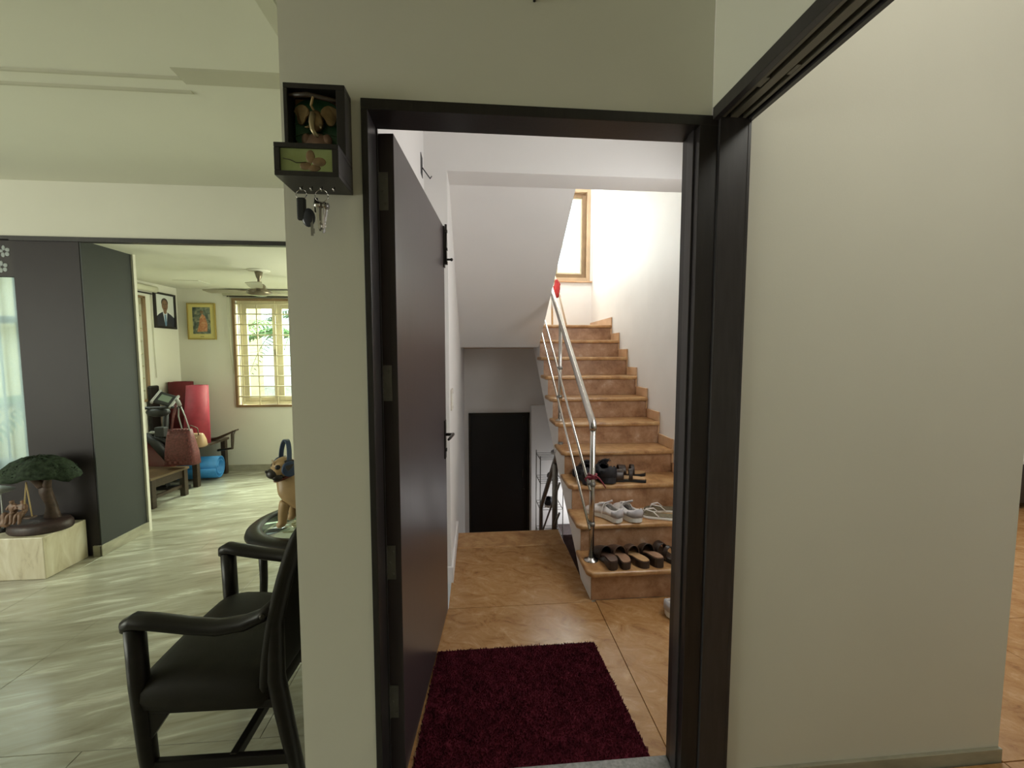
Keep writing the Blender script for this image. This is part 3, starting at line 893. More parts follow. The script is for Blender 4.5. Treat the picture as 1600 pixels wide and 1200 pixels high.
def sneaker(label, s, main='whiteshoe', accent='greyshoe', solem='whitesole', lace='lace', group=None):
    L, W = 0.275, 0.102
    t = thing('sneaker', label, 'shoe', (0, 0, 0), group)
    zs = lambda u: 0.040 if u < 0.3 else 0.040 - 0.014 * min(1, (u - 0.3) / 0.5)
    z0 = lambda u: 0.012 * max(0, (u - 0.82) / 0.18) ** 1.5 + (0.006 if u < 0.06 else 0)
    so = sole(L, W, s, z0, zs, 0.003).build('sole', solem, t, bevel=0.006)
    # groove line in the sole
    collar = lambda u: 0.092 - 0.020 * math.sin(min(1, u / 0.5) * PI) + (0.006 if u < 0.06 else 0)
    top = lambda u: 0.088 if u < 0.5 else 0.088 - 0.052 * ((u - 0.5) / 0.5) ** 1.3
    mb = MB()
    ts = [0.0, 0.02, 0.06, 0.14, 0.24, 0.34, 0.44]
    for sd in (1, -1):
        rings = []
        for u in ts:
            w = max(hw(u, W), 0.006)
            cx = bend(u, s) * (W / 0.1)
            y = L * (u - 0.5)
            h = collar(u)
            rings.append([(cx + sd * (w + 0.001), y, zs(u) - 0.004), (cx + sd * (w + 0.003), y, zs(u) + 0.018), (cx + sd * w * 0.92, y, zs(u) + 0.5 * (h - zs(u))), (cx + sd * w * 0.74, y, h)])
        mb.rings(rings, cap=False, closed=False)
    rings = []
    for i in range(10):
        u = 0.44 + 0.55 * i / 9
        w = max(hw(u, W), 0.004) + 0.001
        cx = bend(u, s) * (W / 0.1)
        h = top(u) - zs(u) + 0.004
        rings.append([(cx + w * math.cos(a), L * (u - 0.5), zs(u) - 0.004 + h * (max(0, math.sin(a)) ** 0.75)) for a in [PI * k / 12 for k in range(13)]])
    mb.rings(rings, cap=False, closed=False)
    mb.build('upper', main, t, solid=0.005)
    # heel counter
    hc = MB()
    rings = []
    for u in (0.0, 0.02, 0.06, 0.14, 0.2):
        w = max(hw(u, W), 0.006)
        cx = bend(u, s) * (W / 0.1)
        y = L * (u - 0.5) - 0.004
        rings.append((u, w, cx, y))
    ring2 = []
    for u, w, cx, y in rings[::-1]:
        ring2.append([(cx + w + 0.005, y, zs(u) + 0.0), (cx + w + 0.005, y, zs(u) + 0.026), (cx + w * 0.86 + 0.004, y, collar(u) - 0.006)])
    for u, w, cx, y in rings:
        ring2.append([(cx - w - 0.005, y, zs(u) + 0.0), (cx - w - 0.005, y, zs(u) + 0.026), (cx - w * 0.86 - 0.004, y, collar(u) - 0.006)])
    hc.rings(ring2, cap=False, closed=False)
    hc.build('heel_counter', accent, t, solid=0.003)
    # tongue
    MB().rings([[(-0.024, -0.045, 0.112), (0.0, -0.045, 0.117), (0.024, -0.045, 0.112)], [(-0.028, -0.01, 0.092), (0, -0.01, 0.099), (0.028, -0.01, 0.092)], [(-0.026, 0.04, 0.070), (0, 0.04, 0.080), (0.026, 0.04, 0.070)]], cap=False, closed=False).build('tongue', accent, t, solid=0.006)
    lc = MB()
    for k in range(5):
        u = 0.42 + k * 0.05
        z = top(u) + 0.006
        lc.tube([(-0.03, L * (u - 0.5), z - 0.016), (-0.012, L * (u - 0.5) + 0.004, z), (0.012, L * (u - 0.5) - 0.004, z), (0.03, L * (u - 0.5), z - 0.016)], 0.0026, 6)
    lc.tube([(0, -0.02, 0.10), (0.03, -0.035, 0.115), (0.045, -0.02, 0.10), (0.01, -0.012, 0.10)], 0.0022, 6)
    lc.tube([(0, -0.02, 0.10), (-0.035, -0.03, 0.108), (-0.058, -0.02, 0.07), (-0.066, -0.03, 0.02)], 0.0022, 6)
    lc.build('lace', lace, t)
    return t


def flipflop(label, s, bed='greenbed', strap='lace', L=0.26, W=0.10, group=None, strapw=0.007):
    t = thing('flip_flop', label, 'sandal', (0, 0, 0), group)
    sole(L, W, s, lambda u: 0, lambda u: 0.016, 0.0).build('sole', 'whitesole', t, bevel=0.004)
    sole(L * 0.96, W * 0.93, s, lambda u: 0.016, lambda u: 0.020, 0.0).build('footbed', bed, t, bevel=0.001)
    MB().tube([(-0.042, -0.01, 0.016), (-0.034, 0.025, 0.045), (-0.008, 0.07, 0.045), (0.0, 0.085, 0.018)], strapw, 8, 0.5).tube([(0.042, -0.01, 0.016), (0.034, 0.025, 0.045), (0.008, 0.07, 0.045), (0.0, 0.085, 0.018)], strapw, 8, 0.5).build('strap', strap, t)
    return t


def strap_sandal(label, s, group=None, bed='tansole', col='darkbrown'):
    L, W = 0.255, 0.090
    t = thing('sandal', label, 'sandal', (0, 0, 0), group)
    sole(L, W, s, lambda u: 0, lambda u: 0.020, 0.0).build('sole', 'rubber', t, bevel=0.003)
    sole(L * 0.97, W * 0.94, s, lambda u: 0.020, lambda u: 0.028, 0.0).build('footbed', bed, t, bevel=0.002)
    vamp(L, W, s, 0.60, 0.80, lambda u: 0.018, lambda u: 0.060).build('strap', col, t, solid=0.004)
    vamp(L, W, s, 0.36, 0.46, lambda u: 0.018, lambda u: 0.066, n=12).build('strap', col, t, solid=0.004)
    return t


def put(t, x, y, z, deg):
    t.location = (x, y, z)
    t.rotation_euler = (0, 0, math.radians(deg))
    return t


T1, T2, T3 = R0 + 0.0005, 2 * R0 + 0.0005, 3 * R0 + 0.0005
# first step: toes to the riser, heels to the viewer
put(clog('dark brown closed-back clog next to the steel post on the first step', -1, 'darkbrown', 'brownupper', 0.044, 'slip-on shoes on the first step'), 0.756, 2.350, T1, 12)
put(clog('tan lined slip-on shoe second from the steel post on the first step', -1, 'brownupper', 'footbed', 0.036, 'slip-on shoes on the first step'), 0.842, 2.352, T1, 6)
put(clog('tan lined slip-on shoe third from the steel post on the first step', 1, 'brownupper', 'tansole', 0.036, 'slip-on shoes on the first step'), 0.938, 2.352, T1, 8)
put(clog('narrow dark high-heeled clog fourth from the steel post on the first step', 1, 'darkbrown', 'footbed', 0.050, 'slip-on shoes on the first step'), 1.030, 2.356, T1, 4)
put(strap_sandal('dark leather sandal half hidden by the door jamb on the first step', 1, None, 'darkbrown'), 1.135, 2.348, T1, 22)
# second step: white sneakers and flip-flop
put(sneaker('white sneaker with loose lace nearer the railing on the second step', -1, group='white sneakers on the second step'), 0.825, 2.588, T2, 32)
put(sneaker('white sneaker on the flip-flop side of the second step', 1, group='white sneakers on the second step'), 0.962, 2.588, T2, 14)
put(flipflop('olive flip-flop with white straps lying askew on the second step', 1, L=0.27), 1.165, 2.550, T2, 66)
put(flipflop('olive flip-flop half under the jamb behind the askew one', -1, L=0.27), 1.245, 2.650, T2, 80)
# third step
put(sneaker('black knit shoe right of the ribboned post on the third step', 1, 'darkshoe', 'darkshoe', 'darkshoe', 'darkshoe', 'black shoes on the third step'), 0.885, 2.838, T3, 6).scale = (1.12, 1.0, 1.35)
put(sneaker('black knit shoe behind the ribboned post on the third step', -1, 'darkshoe', 'darkshoe', 'darkshoe', 'darkshoe', 'black shoes on the third step'), 0.757, 2.838, T3, 2).scale = (1.1, 1.0, 1.3)
put(strap_sandal('brown strap sandal with tan footbed lying sideways on the third step', -1, 'brown sandals on the third step'), 1.045, 2.785, T3, 74)
put(strap_sandal('brown strap sandal tucked behind its twin against the riser', 1, 'brown sandals on the third step'), 1.10, 2.912, T3, 84)
put(sneaker('white shoe on the landing floor barely showing past the door jamb', 1, group=None), 1.135, 2.085, 0.0005, -80)

SB = thing('storage_box', 'dark maroon storage box on the lower floor under the stairs', 'box', (1.2, 5.08, -1.376))
MB().box((1.02, 4.93, -1.3755), (1.36, 5.24, -0.86)).build('box_body', 'darkresin', SB, bevel=0.006)
MB().box((1.01, 4.92, -0.86), (1.37, 5.25, -0.82)).build('box_lid', 'darkresin', SB, bevel=0.004)

# ---- wire shoe rack under the stairs
RK = thing('wire_rack', 'metal wire shoe rack in the space under the stairs', 'rack', (0.95, 4.9, -1.376))
for x in (0.73, 1.0):
    for y in (4.72, 5.05):
        MB().cyl((x, y, -1.375), (x, y, 0.22), 0.006, 8).build('upright', 'dullsteel', RK)
for z in (-0.75, -0.42, -0.10, 0.18):
    s_ = MB()
    for y in (4.72, 4.80, 4.88, 4.96, 5.05):
        s_.cyl((0.73, y, z), (1.0, y, z), 0.003, 6)
    for x in (0.73, 1.0):
        s_.cyl((x, 4.72, z), (x, 5.05, z), 0.005, 6)
    s_.build('wire_shelf', 'dullsteel', RK)
put(clog('dark shoe on the upper wire shelf under the stairs', 1, 'darkbrown', 'darkbrown', 0.03), 0.90, 4.88, -0.095, 10)
put(sneaker('black shoe on the middle wire shelf under the stairs', 1, 'darkshoe', 'darkshoe', 'whitesole', 'darkshoe'), 0.86, 4.88, -0.415, -15)
put(sneaker('grey shoe on the top wire shelf under the stairs', -1, 'greyshoe', 'darkshoe', 'whitesole', 'lace'), 0.97, 4.88, 0.185, 8)

# ================================================================== key holder
KH = thing('key_holder', 'dark wooden key holder with elephant relief hung beside the door', 'key holder', (-0.41, 1.205, 1.83))
kx0, kx1 = -0.486, -0.334
MB().box((kx0, 1.148, 2.075), (kx1, 1.204, 2.088)).box((kx0, 1.148, 1.912), (kx0 + 0.010, 1.204, 2.075)).box((kx1 - 0.022, 1.148, 1.912), (kx1, 1.204, 2.075)).build('upper_box', 'frame', KH, bevel=0.0015)
MB().box((kx0 + 0.010, 1.198, 1.912), (kx1 - 0.022, 1.204, 2.075)).build('back_board', 'ochre', KH)
lb = MB().box((kx0, 1.085, 1.900), (kx1, 1.204, 1.912)).box((kx0, 1.085, 1.834), (kx1, 1.204, 1.846)).box((kx0, 1.085, 1.846), (kx0 + 0.014, 1.204, 1.900)).box((kx1 - 0.016, 1.085, 1.846), (kx1, 1.204, 1.900)).build('lower_box', 'frame', KH, bevel=0.0015)
pa = MB().box((kx0 + 0.014, 1.090, 1.846), (kx1 - 0.016, 1.094, 1.900)).build('painted_panel', 'artgreen', lb)
# panel picture: dark stem and tan blossom, flat on the panel
fx, fz = -0.402, 1.868
pic = MB()
for (dx, dz, rx, rz) in ((0.0, 0.014, 0.011, 0.016), (0.020, 0.002, 0.017, 0.011), (-0.012, -0.008, 0.014, 0.010), (0.008, -0.013, 0.016, 0.008)):
    pic.sphere((fx + dx, 1.090, fz + dz), (rx, 0.0012, rz), 12, 6)
pic.build('painted_blossom', 'arttan', lb)
MB().tube([(-0.466, 1.0895, 1.876), (-0.450, 1.0895, 1.873), (-0.435, 1.0895, 1.866), (-0.412, 1.0895, 1.868)], 0.0022, 6, 0.4).build('painted_stem', 'artdark', lb)
# green leaf backdrop
cx, cz = -0.418, 2.012
leafpts = [(cx + 0.074 * math.cos(a) * (1.0 if math.sin(a) < 0.2 else 0.98), cz + (0.074 if math.sin(a) < 0 else 0.062) * math.sin(a)) for a in [2 * PI * k / 28 for k in range(28)]]
lg = MB().prism([(max(kx0 + 0.012, min(kx1 - 0.024, x)), max(1.913, min(2.072, z))) for x, z in leafpts], 'y', 1.186, 1.192).build('green_leaf', 'leafgreen', KH, bevel=0.002)
vn = MB()
for sd in (-1, 1):
    for k in range(4):
        vn.tube([(cx + sd * 0.005, 1.185, cz + 0.02 - k * 0.022), (cx + sd * 0.035, 1.184, cz + 0.030 - k * 0.030), (cx + sd * 0.058, 1.185, cz + 0.022 - k * 0.030)], 0.0014, 6)
vn.build('leaf_vein', 'leafvein', lg)
MB().tube([(kx0 + 0.008, 1.160, 2.062), (-0.43, 1.158, 2.066), (-0.38, 1.160, 2.058), (kx1 - 0.022, 1.162, 2.054)], [0.006, 0.0065, 0.006, 0.006], 8).build('twig', 'brownwood', KH)
MB().tube([(-0.415, 1.156, 2.060), (-0.420, 1.158, 2.045), (-0.424, 1.165, 2.044), (-0.418, 1.172, 2.032)], 0.003, 7).build('hanging_cord', 'rope', KH)
# elephant head relief
EL = MB()
ex, ez = -0.414, 2.008
EL.sphere((ex, 1.172, ez), (0.019, 0.014, 0.027), 16, 10)
EL.build('elephant_head', 'brass', KH)
for sd in (-1, 1):
    er = MB()
    n = 14
    rr = []
    for i in range(n):
        a = 2 * PI * i / n
        rr.append((ex + sd * (0.036 + 0.020 * math.cos(a) * (1.15 if math.sin(a) > 0 else 0.7)), 1.170 + 0.006 * math.cos(a), ez + 0.013 + 0.026 * math.sin(a)))
    er.add(rr, [tuple(range(n))])
    er.build('elephant_ear', 'brass', KH, solid=0.005, bevel=0.0015)
MB().tube([(ex - 0.004, 1.160, ez + 0.012), (ex - 0.006, 1.153, ez - 0.012), (ex - 0.003, 1.150, ez - 0.032), (ex + 0.003, 1.151, ez - 0.043), (ex + 0.009, 1.156, ez - 0.046)], [0.008, 0.007, 0.0055, 0.005, 0.004], 9).build('elephant_trunk', 'palebrass', KH)
for sd in (-1, 1):
    MB().tube([(ex + sd * 0.012, 1.162, ez - 0.016), (ex + sd * 0.017, 1.152, ez - 0.026), (ex + sd * 0.020, 1.147, ez - 0.028)], [0.003, 0.0025, 0.001], 7).build('elephant_tusk', 'palebrass', KH)
MB().sphere((ex, 1.174, ez - 0.060), (0.038, 0.014, 0.030), 16, 8).sphere((ex - 0.026, 1.172, ez - 0.048), (0.013, 0.010, 0.016), 10, 8).sphere((ex + 0.026, 1.172, ez - 0.048), (0.013, 0.010, 0.016), 10, 8).build('elephant_shoulders', 'skinresin', KH)
hooks = []
for x in (-0.447, -0.422, -0.397, -0.366):
    MB().tube([(x, 1.150, 1.834), (x, 1.150, 1.826), (x, 1.143, 1.821), (x, 1.136, 1.826)], 0.0015, 6).build('hook', 'steel', KH)


def ring_tube(mb, c, R, r, tilt=0.0):
    pts_ = [(c[0] + R * math.cos(a), c[1] + R * math.sin(a) * math.sin(tilt), c[2] + R * math.sin(a) * math.cos(tilt)) for a in [2 * PI * k / 20 for k in range(21)]]
    return mb.tube(pts_, r, 6)


KA = thing('key_bunch', 'bunch of black car keys hanging from the left hook of the key holder', 'keys', (-0.447, 1.145, 1.81), 'keys hanging from the key holder')
ring_tube(MB(), (-0.447, 1.143, 1.811), 0.0135, 0.0011, 0.2).build('split_ring', 'steel', KA)
MB().box((-0.458, 1.135, 1.745), (-0.436, 1.148, 1.802)).build('key_fob', 'rubber', KA, bevel=0.005, seg=3)
MB().sphere((-0.430, 1.140, 1.752), (0.017, 0.006, 0.024), 14, 8).build('key_fob', 'suit', KA)
MB().box((-0.424, 1.136, 1.706), (-0.418, 1.139, 1.755)).box((-0.418, 1.136, 1.712), (-0.415, 1.139, 1.724)).build('key_blade', 'dullsteel', KA)
MB().box((-0.418, 1.146, 1.768), (-0.408, 1.152, 1.806)).build('key_tag', 'rubber', KA, bevel=0.003)
KB = thing('key_bunch', 'bunch of small steel keys hanging from the third hook of the key holder', 'keys', (-0.397, 1.145, 1.81), 'keys hanging from the key holder')
ring_tube(MB(), (-0.397, 1.143, 1.809), 0.0165, 0.0011, 0.1).build('split_ring', 'steel', KB)
for i, (dx, a, l) in enumerate(((-0.012, -5, 0.062), (-0.004, 2, 0.066), (0.006, 6, 0.058), (0.011, 10, 0.070))):
    k_ = MB().lathe([(0.0085, -0.001), (0.0085, 0.001)], (0, 0, 0), 14).xf(Matrix.Rotation(PI / 2, 4, 'X')).box((-0.0028, -0.0009, -l), (0.0028, 0.0009, -0.007)).box((0.0028, -0.0009, -l + 0.004), (0.0055, 0.0009, -l + 0.010)).box((0.0028, -0.0009, -l + 0.016), (0.0050, 0.0009, -l + 0.020))
    k_.xf(Matrix.Translation((-0.397 + dx, 1.140 + i * 0.004, 1.786)) @ Matrix.Rotation(math.radians(a), 4, 'Y') @ Matrix.Rotation(math.radians(25 * i), 4, 'Z')).build('key', 'dullsteel' if i % 2 else 'steel', KB)

# ================================================================== armchair
CH = thing('armchair', 'dark wooden armchair with olive upholstery against the white wall stub', 'chair', (-0.83, 1.49, 0))
for sd, yn in ((0, 1.268), (1, 1.735)):
    # front leg with arm post
    MB().tube([(-0.985, yn, 0.0), (-1.000, yn, 0.20), (-1.012, yn, 0.42), (-1.015, yn, 0.595)], [0.019, 0.025, 0.027, 0.027], 12).build('leg', 'wood', CH)
    yr = 1.262 if sd == 0 else 1.68
    MB().tube([(-0.545, yr, 0.0), (-0.585, yr, 0.22), (-0.618, yr, 0.42), (-0.612, yr, 0.60), (-0.575, yr, 0.74), (-0.535, yr, 0.84)], [0.018, 0.024, 0.027, 0.024, 0.022, 0.018], 12).build('leg', 'wood', CH)
    pts_ = [(-1.036, yn, 0.588), (-1.032, yn, 0.606), (-1.012, yn, 0.615), (-0.96, yn + (0.004 if sd == 0 else -0.004), 0.606), (-0.87, yn + (0.006 if sd == 0 else -0.006), 0.588), (-0.78, yn + (0.002 if sd == 0 else -0.02), 0.580), (-0.70, yn - (0.0 if sd == 0 else 0.035), 0.592), (-0.648, yr, 0.616), (-0.610, yr, 0.655)]
    MB().tube(pts_, [0.020, 0.027, 0.031, 0.031, 0.030, 0.030, 0.029, 0.026, 0.02], 12, 0.75).build('armrest', 'wood', CH)
    MB().bar((-0.995, yn, 0.155), (-0.570, yr, 0.155), 0.022, 0.034).build('stretcher', 'wood', CH, bevel=0.004)
    MB().bar((-1.0, yn, 0.340), (-0.62, yr, 0.340), 0.022, 0.03).build('seat_rail', 'wood', CH, bevel=0.005)
    MB().prism([(-0.985, 0.33), (-0.925, 0.33), (-0.982, 0.245)], 'y', yn - 0.012, yn + 0.012).build('bracket', 'wood', CH, bevel=0.003)
MB().bar((-0.755, 1.265, 0.158), (-0.755, 1.71, 0.158), 0.024, 0.034).build('stretcher', 'wood', CH, bevel=0.004)
MB().bar((-1.0, 1.27, 0.345), (-1.0, 1.73, 0.345), 0.028, 0.06).build('seat_rail', 'wood', CH, bevel=0.005)


def cushion(rows, name, mat, parent):
    MB().rings(rows).build(name, mat, parent, sub=1)


rows = []
for x, z0, z1, ya, yb in ((-1.045, 0.355, 0.385, 1.262, 1.735), (-1.03, 0.325, 0.425, 1.246, 1.745), (-0.95, 0.310, 0.447, 1.240, 1.745), (-0.80, 0.300, 0.440, 1.238, 1.73), (-0.66, 0.305, 0.420, 1.238, 1.71), (-0.61, 0.32, 0.405, 1.25, 1.70)):
    r = []
    for ny_, nz_ in ((0, 0), (0.5, -0.05), (1, 0), (1.0, 0.5), (1, 1), (0.75, 1.06), (0.5, 1.1), (0.25, 1.06), (0, 1), (0, 0.5)):
        r.append((x, ya + (yb - ya) * ny_, z0 + (z1 - z0) * nz_))
    rows.append(r)
cushion(rows, 'seat_cushion', 'uphol', CH)
rows = []
for t in (0, 0.04, 0.2, 0.4, 0.6, 0.8, 0.96, 1.0):
    z = 0.37 + t * 0.52
    xc = -0.648 + 0.02 * t + 0.10 * t * t
    th = 0.045 * (0.5 if t in (0, 1.0) else 1)
    r = []
    ya, yb = 1.232 + 0.0 * t, 1.70
    for v, d in ((0, 0.0), (0.03, -1), (0.25, -0.9), (0.5, -0.8), (0.75, -0.9), (0.97, -1), (1, 0), (0.97, 1), (0.75, 1.1), (0.5, 1.15), (0.25, 1.1), (0.03, 1)):
        y = ya + (yb - ya) * v
        r.append((xc + th * d * 0.6 + 0.012 * math.sin(v * PI), y, z))
    rows.append(r)
cushion(rows, 'backrest', 'uphol', CH)
MB().sphere((-0.636, 1.232, 0.628), (0.008, 0.004, 0.008), 10, 6).build('screw_cap', 'bronze', CH)

# ================================================================== round table
TB = thing('round_table', 'dark wooden round side table with glass inlay behind the armchair', 'table', (-0.90, 2.31, 0))
TZ = 0.50
MB().lathe([(0.243, -0.012), (0.243, 0.0), (0.262, 0.004), (0.300, 0.0), (0.316, -0.012), (0.322, -0.028), (0.312, -0.044), (0.28, -0.05), (0.243, -0.046), (0.243, -0.012)], (-0.90, 2.31, TZ), 56, cap=False).build('table_ring', 'wood', TB)
MB().lathe([(0.2425, -0.010), (0.2425, -0.004), (0.0, -0.004)], (-0.90, 2.31, TZ), 48).build('glass_top', 'tglass', TB)
MB().tube([(-0.90 + 0.232 * math.cos(a), 2.31 + 0.232 * math.sin(a), TZ - 0.075) for a in [2 * PI * k / 36 for k in range(37)]], 0.022, 8).build('apron', 'wood', TB)
for k in range(4):
    a = math.radians(35 + 90 * k)
    x, y = -0.90 + 0.245 * math.cos(a), 2.31 + 0.245 * math.sin(a)
    MB().tube([(x, y, TZ - 0.05), (x, y, 0.25), (x + 0.012 * math.cos(a), y + 0.012 * math.sin(a), 0.0)], [0.021, 0.019, 0.016], 12).build('leg', 'wood', TB)

# ---- pug figurine
TT = TZ + 0.0045
PG = thing('pug_figurine', 'fawn pug dog figurine with black muzzle sitting on the glass table', 'figurine', (-0.97, 2.22, TT))
V = [(-0.815, 2.245, TT + 0.085), (-0.885, 2.235, TT + 0.135), (-0.955, 2.225, TT + 0.190), (-0.990, 2.220, TT + 0.245), (-1.010, 2.218, TT + 0.295),
     (-0.985, 2.180, TT + 0.150), (-0.995, 2.172, TT + 0.085), (-0.997, 2.168, TT + 0.028), (-1.026, 2.165, TT + 0.017),
     (-0.975, 2.262, TT + 0.150), (-0.985, 2.268, TT + 0.085), (-0.990, 2.270, TT + 0.028), (-1.020, 2.270, TT + 0.017),
     (-0.835, 2.175, TT + 0.070), (-0.885, 2.165, TT + 0.035), (-0.925, 2.165, TT + 0.019),
     (-0.825, 2.305, TT + 0.070), (-0.875, 2.315, TT + 0.035), (-0.915, 2.315, TT + 0.019), (-0.770, 2.25, TT + 0.11)]
E_ = [(0, 1), (1, 2), (2, 3), (3, 4), (2, 5), (5, 6), (6, 7), (7, 8), (2, 9), (9, 10), (10, 11), (11, 12), (0, 13), (13, 14), (14, 15), (0, 16), (16, 17), (17, 18), (0, 19)]
RD = [0.070, 0.068, 0.068, 0.056, 0.046, 0.031, 0.025, 0.023, 0.019, 0.031, 0.025, 0.023, 0.019, 0.048, 0.034, 0.019, 0.048, 0.034, 0.019, 0.018]
skinned('dog_body', V, E_, RD, 'fawn', PG, 2, 0)
hd = MB().sphere((-1.000, 2.216, TT + 0.320), (0.058, 0.055, 0.052), 20, 12).sphere((-1.036, 2.213, TT + 0.304), (0.034, 0.042, 0.036), 16, 10)
HD = hd.build('dog_head', 'fawn', PG)
mz = MB().sphere((-1.056, 2.212, TT + 0.296), (0.030, 0.038, 0.028), 16, 10).sphere((-1.040, 2.190, TT + 0.280), (0.026, 0.020, 0.024), 12, 8).sphere((-1.040, 2.234, TT + 0.280), (0.026, 0.020, 0.024), 12, 8)
mz.build('muzzle', 'muzzle', HD)
MB().sphere((-1.085, 2.212, TT + 0.310), (0.006, 0.010, 0.007), 12, 8).build('nose', 'rubber', HD)
for sd in (-1, 1):
    MB().sphere((-1.040, 2.214 + sd * 0.033, TT + 0.330), (0.014, 0.013, 0.012), 12, 8).build('eye', 'rubber', HD)
    MB().add([(-1.012, 2.216 + sd * 0.043, TT + 0.360), (-0.980, 2.216 + sd * 0.044, TT + 0.366), (-0.962, 2.216 + sd * 0.050, TT + 0.352), (-0.985, 2.216 + sd * 0.066, TT + 0.322), (-1.004, 2.216 + sd * 0.068, TT + 0.310), (-1.012, 2.216 + sd * 0.062, TT + 0.326)], [(0, 1, 2, 3, 4, 5)]).build('ear', 'muzzle', HD, solid=0.007, bevel=0.002)
for k in range(3):
    MB().tube([(-1.052, 2.216 + 0.018 * math.cos(a), TT + 0.342 + k * 0.008 + 0.004 * math.sin(a)) for a in [PI * j / 6 for j in range(7)]], 0.0022, 6).build('wrinkle', 'fawn', HD)
HD.rotation_euler = (0, 0, math.radians(40))
cp = [(-0.996 + 0.049 * math.cos(a), 2.219 + 0.051 * math.sin(a), TT + 0.262 + 0.018 * math.cos(a) * 1.0) for a in [2 * PI * k / 24 for k in range(25)]]
MB().tube(cp, 0.0075, 8).build('collar', 'collar', PG)

# ---- headphones on the pug
HP = thing('headphones', 'navy blue over-ear headphones worn by the pug figurine', 'headphones', (-1.0, 2.216, TT + 0.4))
hx, hy, hz = -0.995, 2.216, TT + 0.325
band = []
for k in range(19):
    a = PI * k / 18
    band.append((hx + 0.010 * math.sin(a), hy - 0.066 * math.cos(a), hz + 0.02 + 0.108 * math.sin(a) ** 0.8 if math.sin(a) > 0 else hz + 0.02))
rows = []
for i, p in enumerate(band):
    a = PI * i / 18
    nrm = Vector((0, -math.cos(a), math.sin(a)))
    q = Vector(p)
    rows.append([q + Vector((-0.011, 0, 0)) + nrm * 0.004, q + Vector((0.011, 0, 0)) + nrm * 0.004, q + Vector((0.011, 0, 0)) - nrm * 0.004, q + Vector((-0.011, 0, 0)) - nrm * 0.004])
MB().rings(rows).build('headband', 'bluehp', HP, bevel=0.001)
for sd in (-1, 1):
    c = (hx + 0.002, hy + sd * 0.070, hz - 0.008)
    MB().cyl((c[0], c[1] - 0.010, c[2]), (c[0], c[1] + 0.010, c[2]), 0.040, 24).build('ear_cup', 'bluehp', HP, bevel=0.006, seg=3)
    MB().cyl((c[0], c[1] - sd * 0.010, c[2]), (c[0], c[1] - sd * 0.018, c[2]), 0.031, 24).build('ear_pad', 'rubber', HP, bevel=0.003)
HP.rotation_euler = (0, 0, math.radians(40))
# crystal dish beside the pug
tag(MB().lathe([(0.020, 0.0), (0.014, 0.006), (0.010, 0.016), (0.020, 0.026), (0.034, 0.044), (0.031, 0.044), (0.016, 0.028), (0.0, 0.022)], (-0.905, 2.125, TT + 0.0005), 16).build('crystal_dish', 'crystal'), 'small cut crystal dish beside the pug on the glass table', 'dish')

# ================================================================== plinth and tree sculpture
PL = MB().prism([(-3.6, 2.742), (-2.69, 2.742), (-2.69, 3.030), (-3.6, 3.030)], 'z', 0.0, 0.268).build('plinth', 'plinth', bevel=0.004)
tag(PL, 'cream veined marble plinth at the foot of the dark pillar', 'plinth')
PZ = 0.2685
TR = thing('tree_sculpture', 'resin tree sculpture with a swing and two figures on the marble plinth', 'sculpture', (-2.83, 2.88, PZ))
bz = MB().lathe([(0.0, 0), (0.165, 0), (0.172, 0.012), (0.168, 0.04), (0.155, 0.058), (0.0, 0.066)], (0, 0, 0), 36)
bz.xf(Matrix.Translation((-2.832, 2.885, PZ)) @ Matrix.Diagonal((1.0, 0.72, 1, 1)))
bz.build('base', 'darkresin', TR)
skinned('trunk', [(-2.800, 2.92, PZ + 0.05), (-2.795, 2.925, PZ + 0.14), (-2.812, 2.91, PZ + 0.23), (-2.84, 2.89, PZ + 0.33), (-2.90, 2.88, PZ + 0.38), (-2.76, 2.88, PZ + 0.36), (-2.84, 2.84, PZ + 0.37), (-2.74, 2.93, PZ + 0.045), (-2.86, 2.95, PZ + 0.045)],
        [(0, 1), (1, 2), (2, 3), (3, 4), (2, 5), (3, 6), (0, 7), (0, 8)], [0.042, 0.030, 0.028, 0.026, 0.016, 0.016, 0.014, 0.014, 0.014], 'resin', TR, 2, 0)
# umbrella crown: a lumpy dome
cr = MB()
rings = []
prof = [(0.02, 0.475), (0.075, 0.470), (0.125, 0.452), (0.165, 0.420), (0.190, 0.378), (0.192, 0.352), (0.15, 0.345), (0.09, 0.352), (0.03, 0.358)]
for i, (r, z) in enumerate(prof):
    ring = []
    for j in range(44):
        a = 2 * PI * j / 44
        w = 1 + 0.05 * math.sin(5 * a + 1) + 0.035 * math.sin(11 * a + i) + random.uniform(-0.03, 0.03)
        sk = 1.12 if math.cos(a) > 0.6 else 1.0
        ring.append((-2.825 + r * w * sk * math.cos(a), 2.89 + 0.78 * r * w * math.sin(a), PZ + z + random.uniform(-0.008, 0.008) + (0.012 * math.sin(4 * a) if z < 0.4 else 0) - (0.02 if math.cos(a) > 0.85 and r > 0.15 else 0)))
    rings.append(ring)
cr.rings(rings)
CRW = cr.build('crown', 'foliage', TR)
lv = MB()
for k in range(900):
    a = random.uniform(0, 2 * PI)
    r = 0.188 * math.sqrt(random.random())
    z = 0.475 - 0.10 * (r / 0.188) ** 2.3
    p = Vector((-2.825 + r * (1.1 if math.cos(a) > 0.6 else 1) * math.cos(a), 2.89 + 0.78 * r * math.sin(a), PZ + z + random.uniform(-0.004, 0.006)))
    d = Vector((random.uniform(-1, 1), random.uniform(-1, 1), random.uniform(0.1, 0.8))).normalized() * 0.012
    q = d.cross(Vector((random.uniform(-1, 1), random.uniform(-1, 1), 1))).normalized() * 0.005
    lv.add([p, p + d * 0.5 + q, p + d, p + d * 0.5 - q], [(0, 1, 2, 3)])
lv.build('leaf_sprigs', 'foliage', TR, kind='stuff')
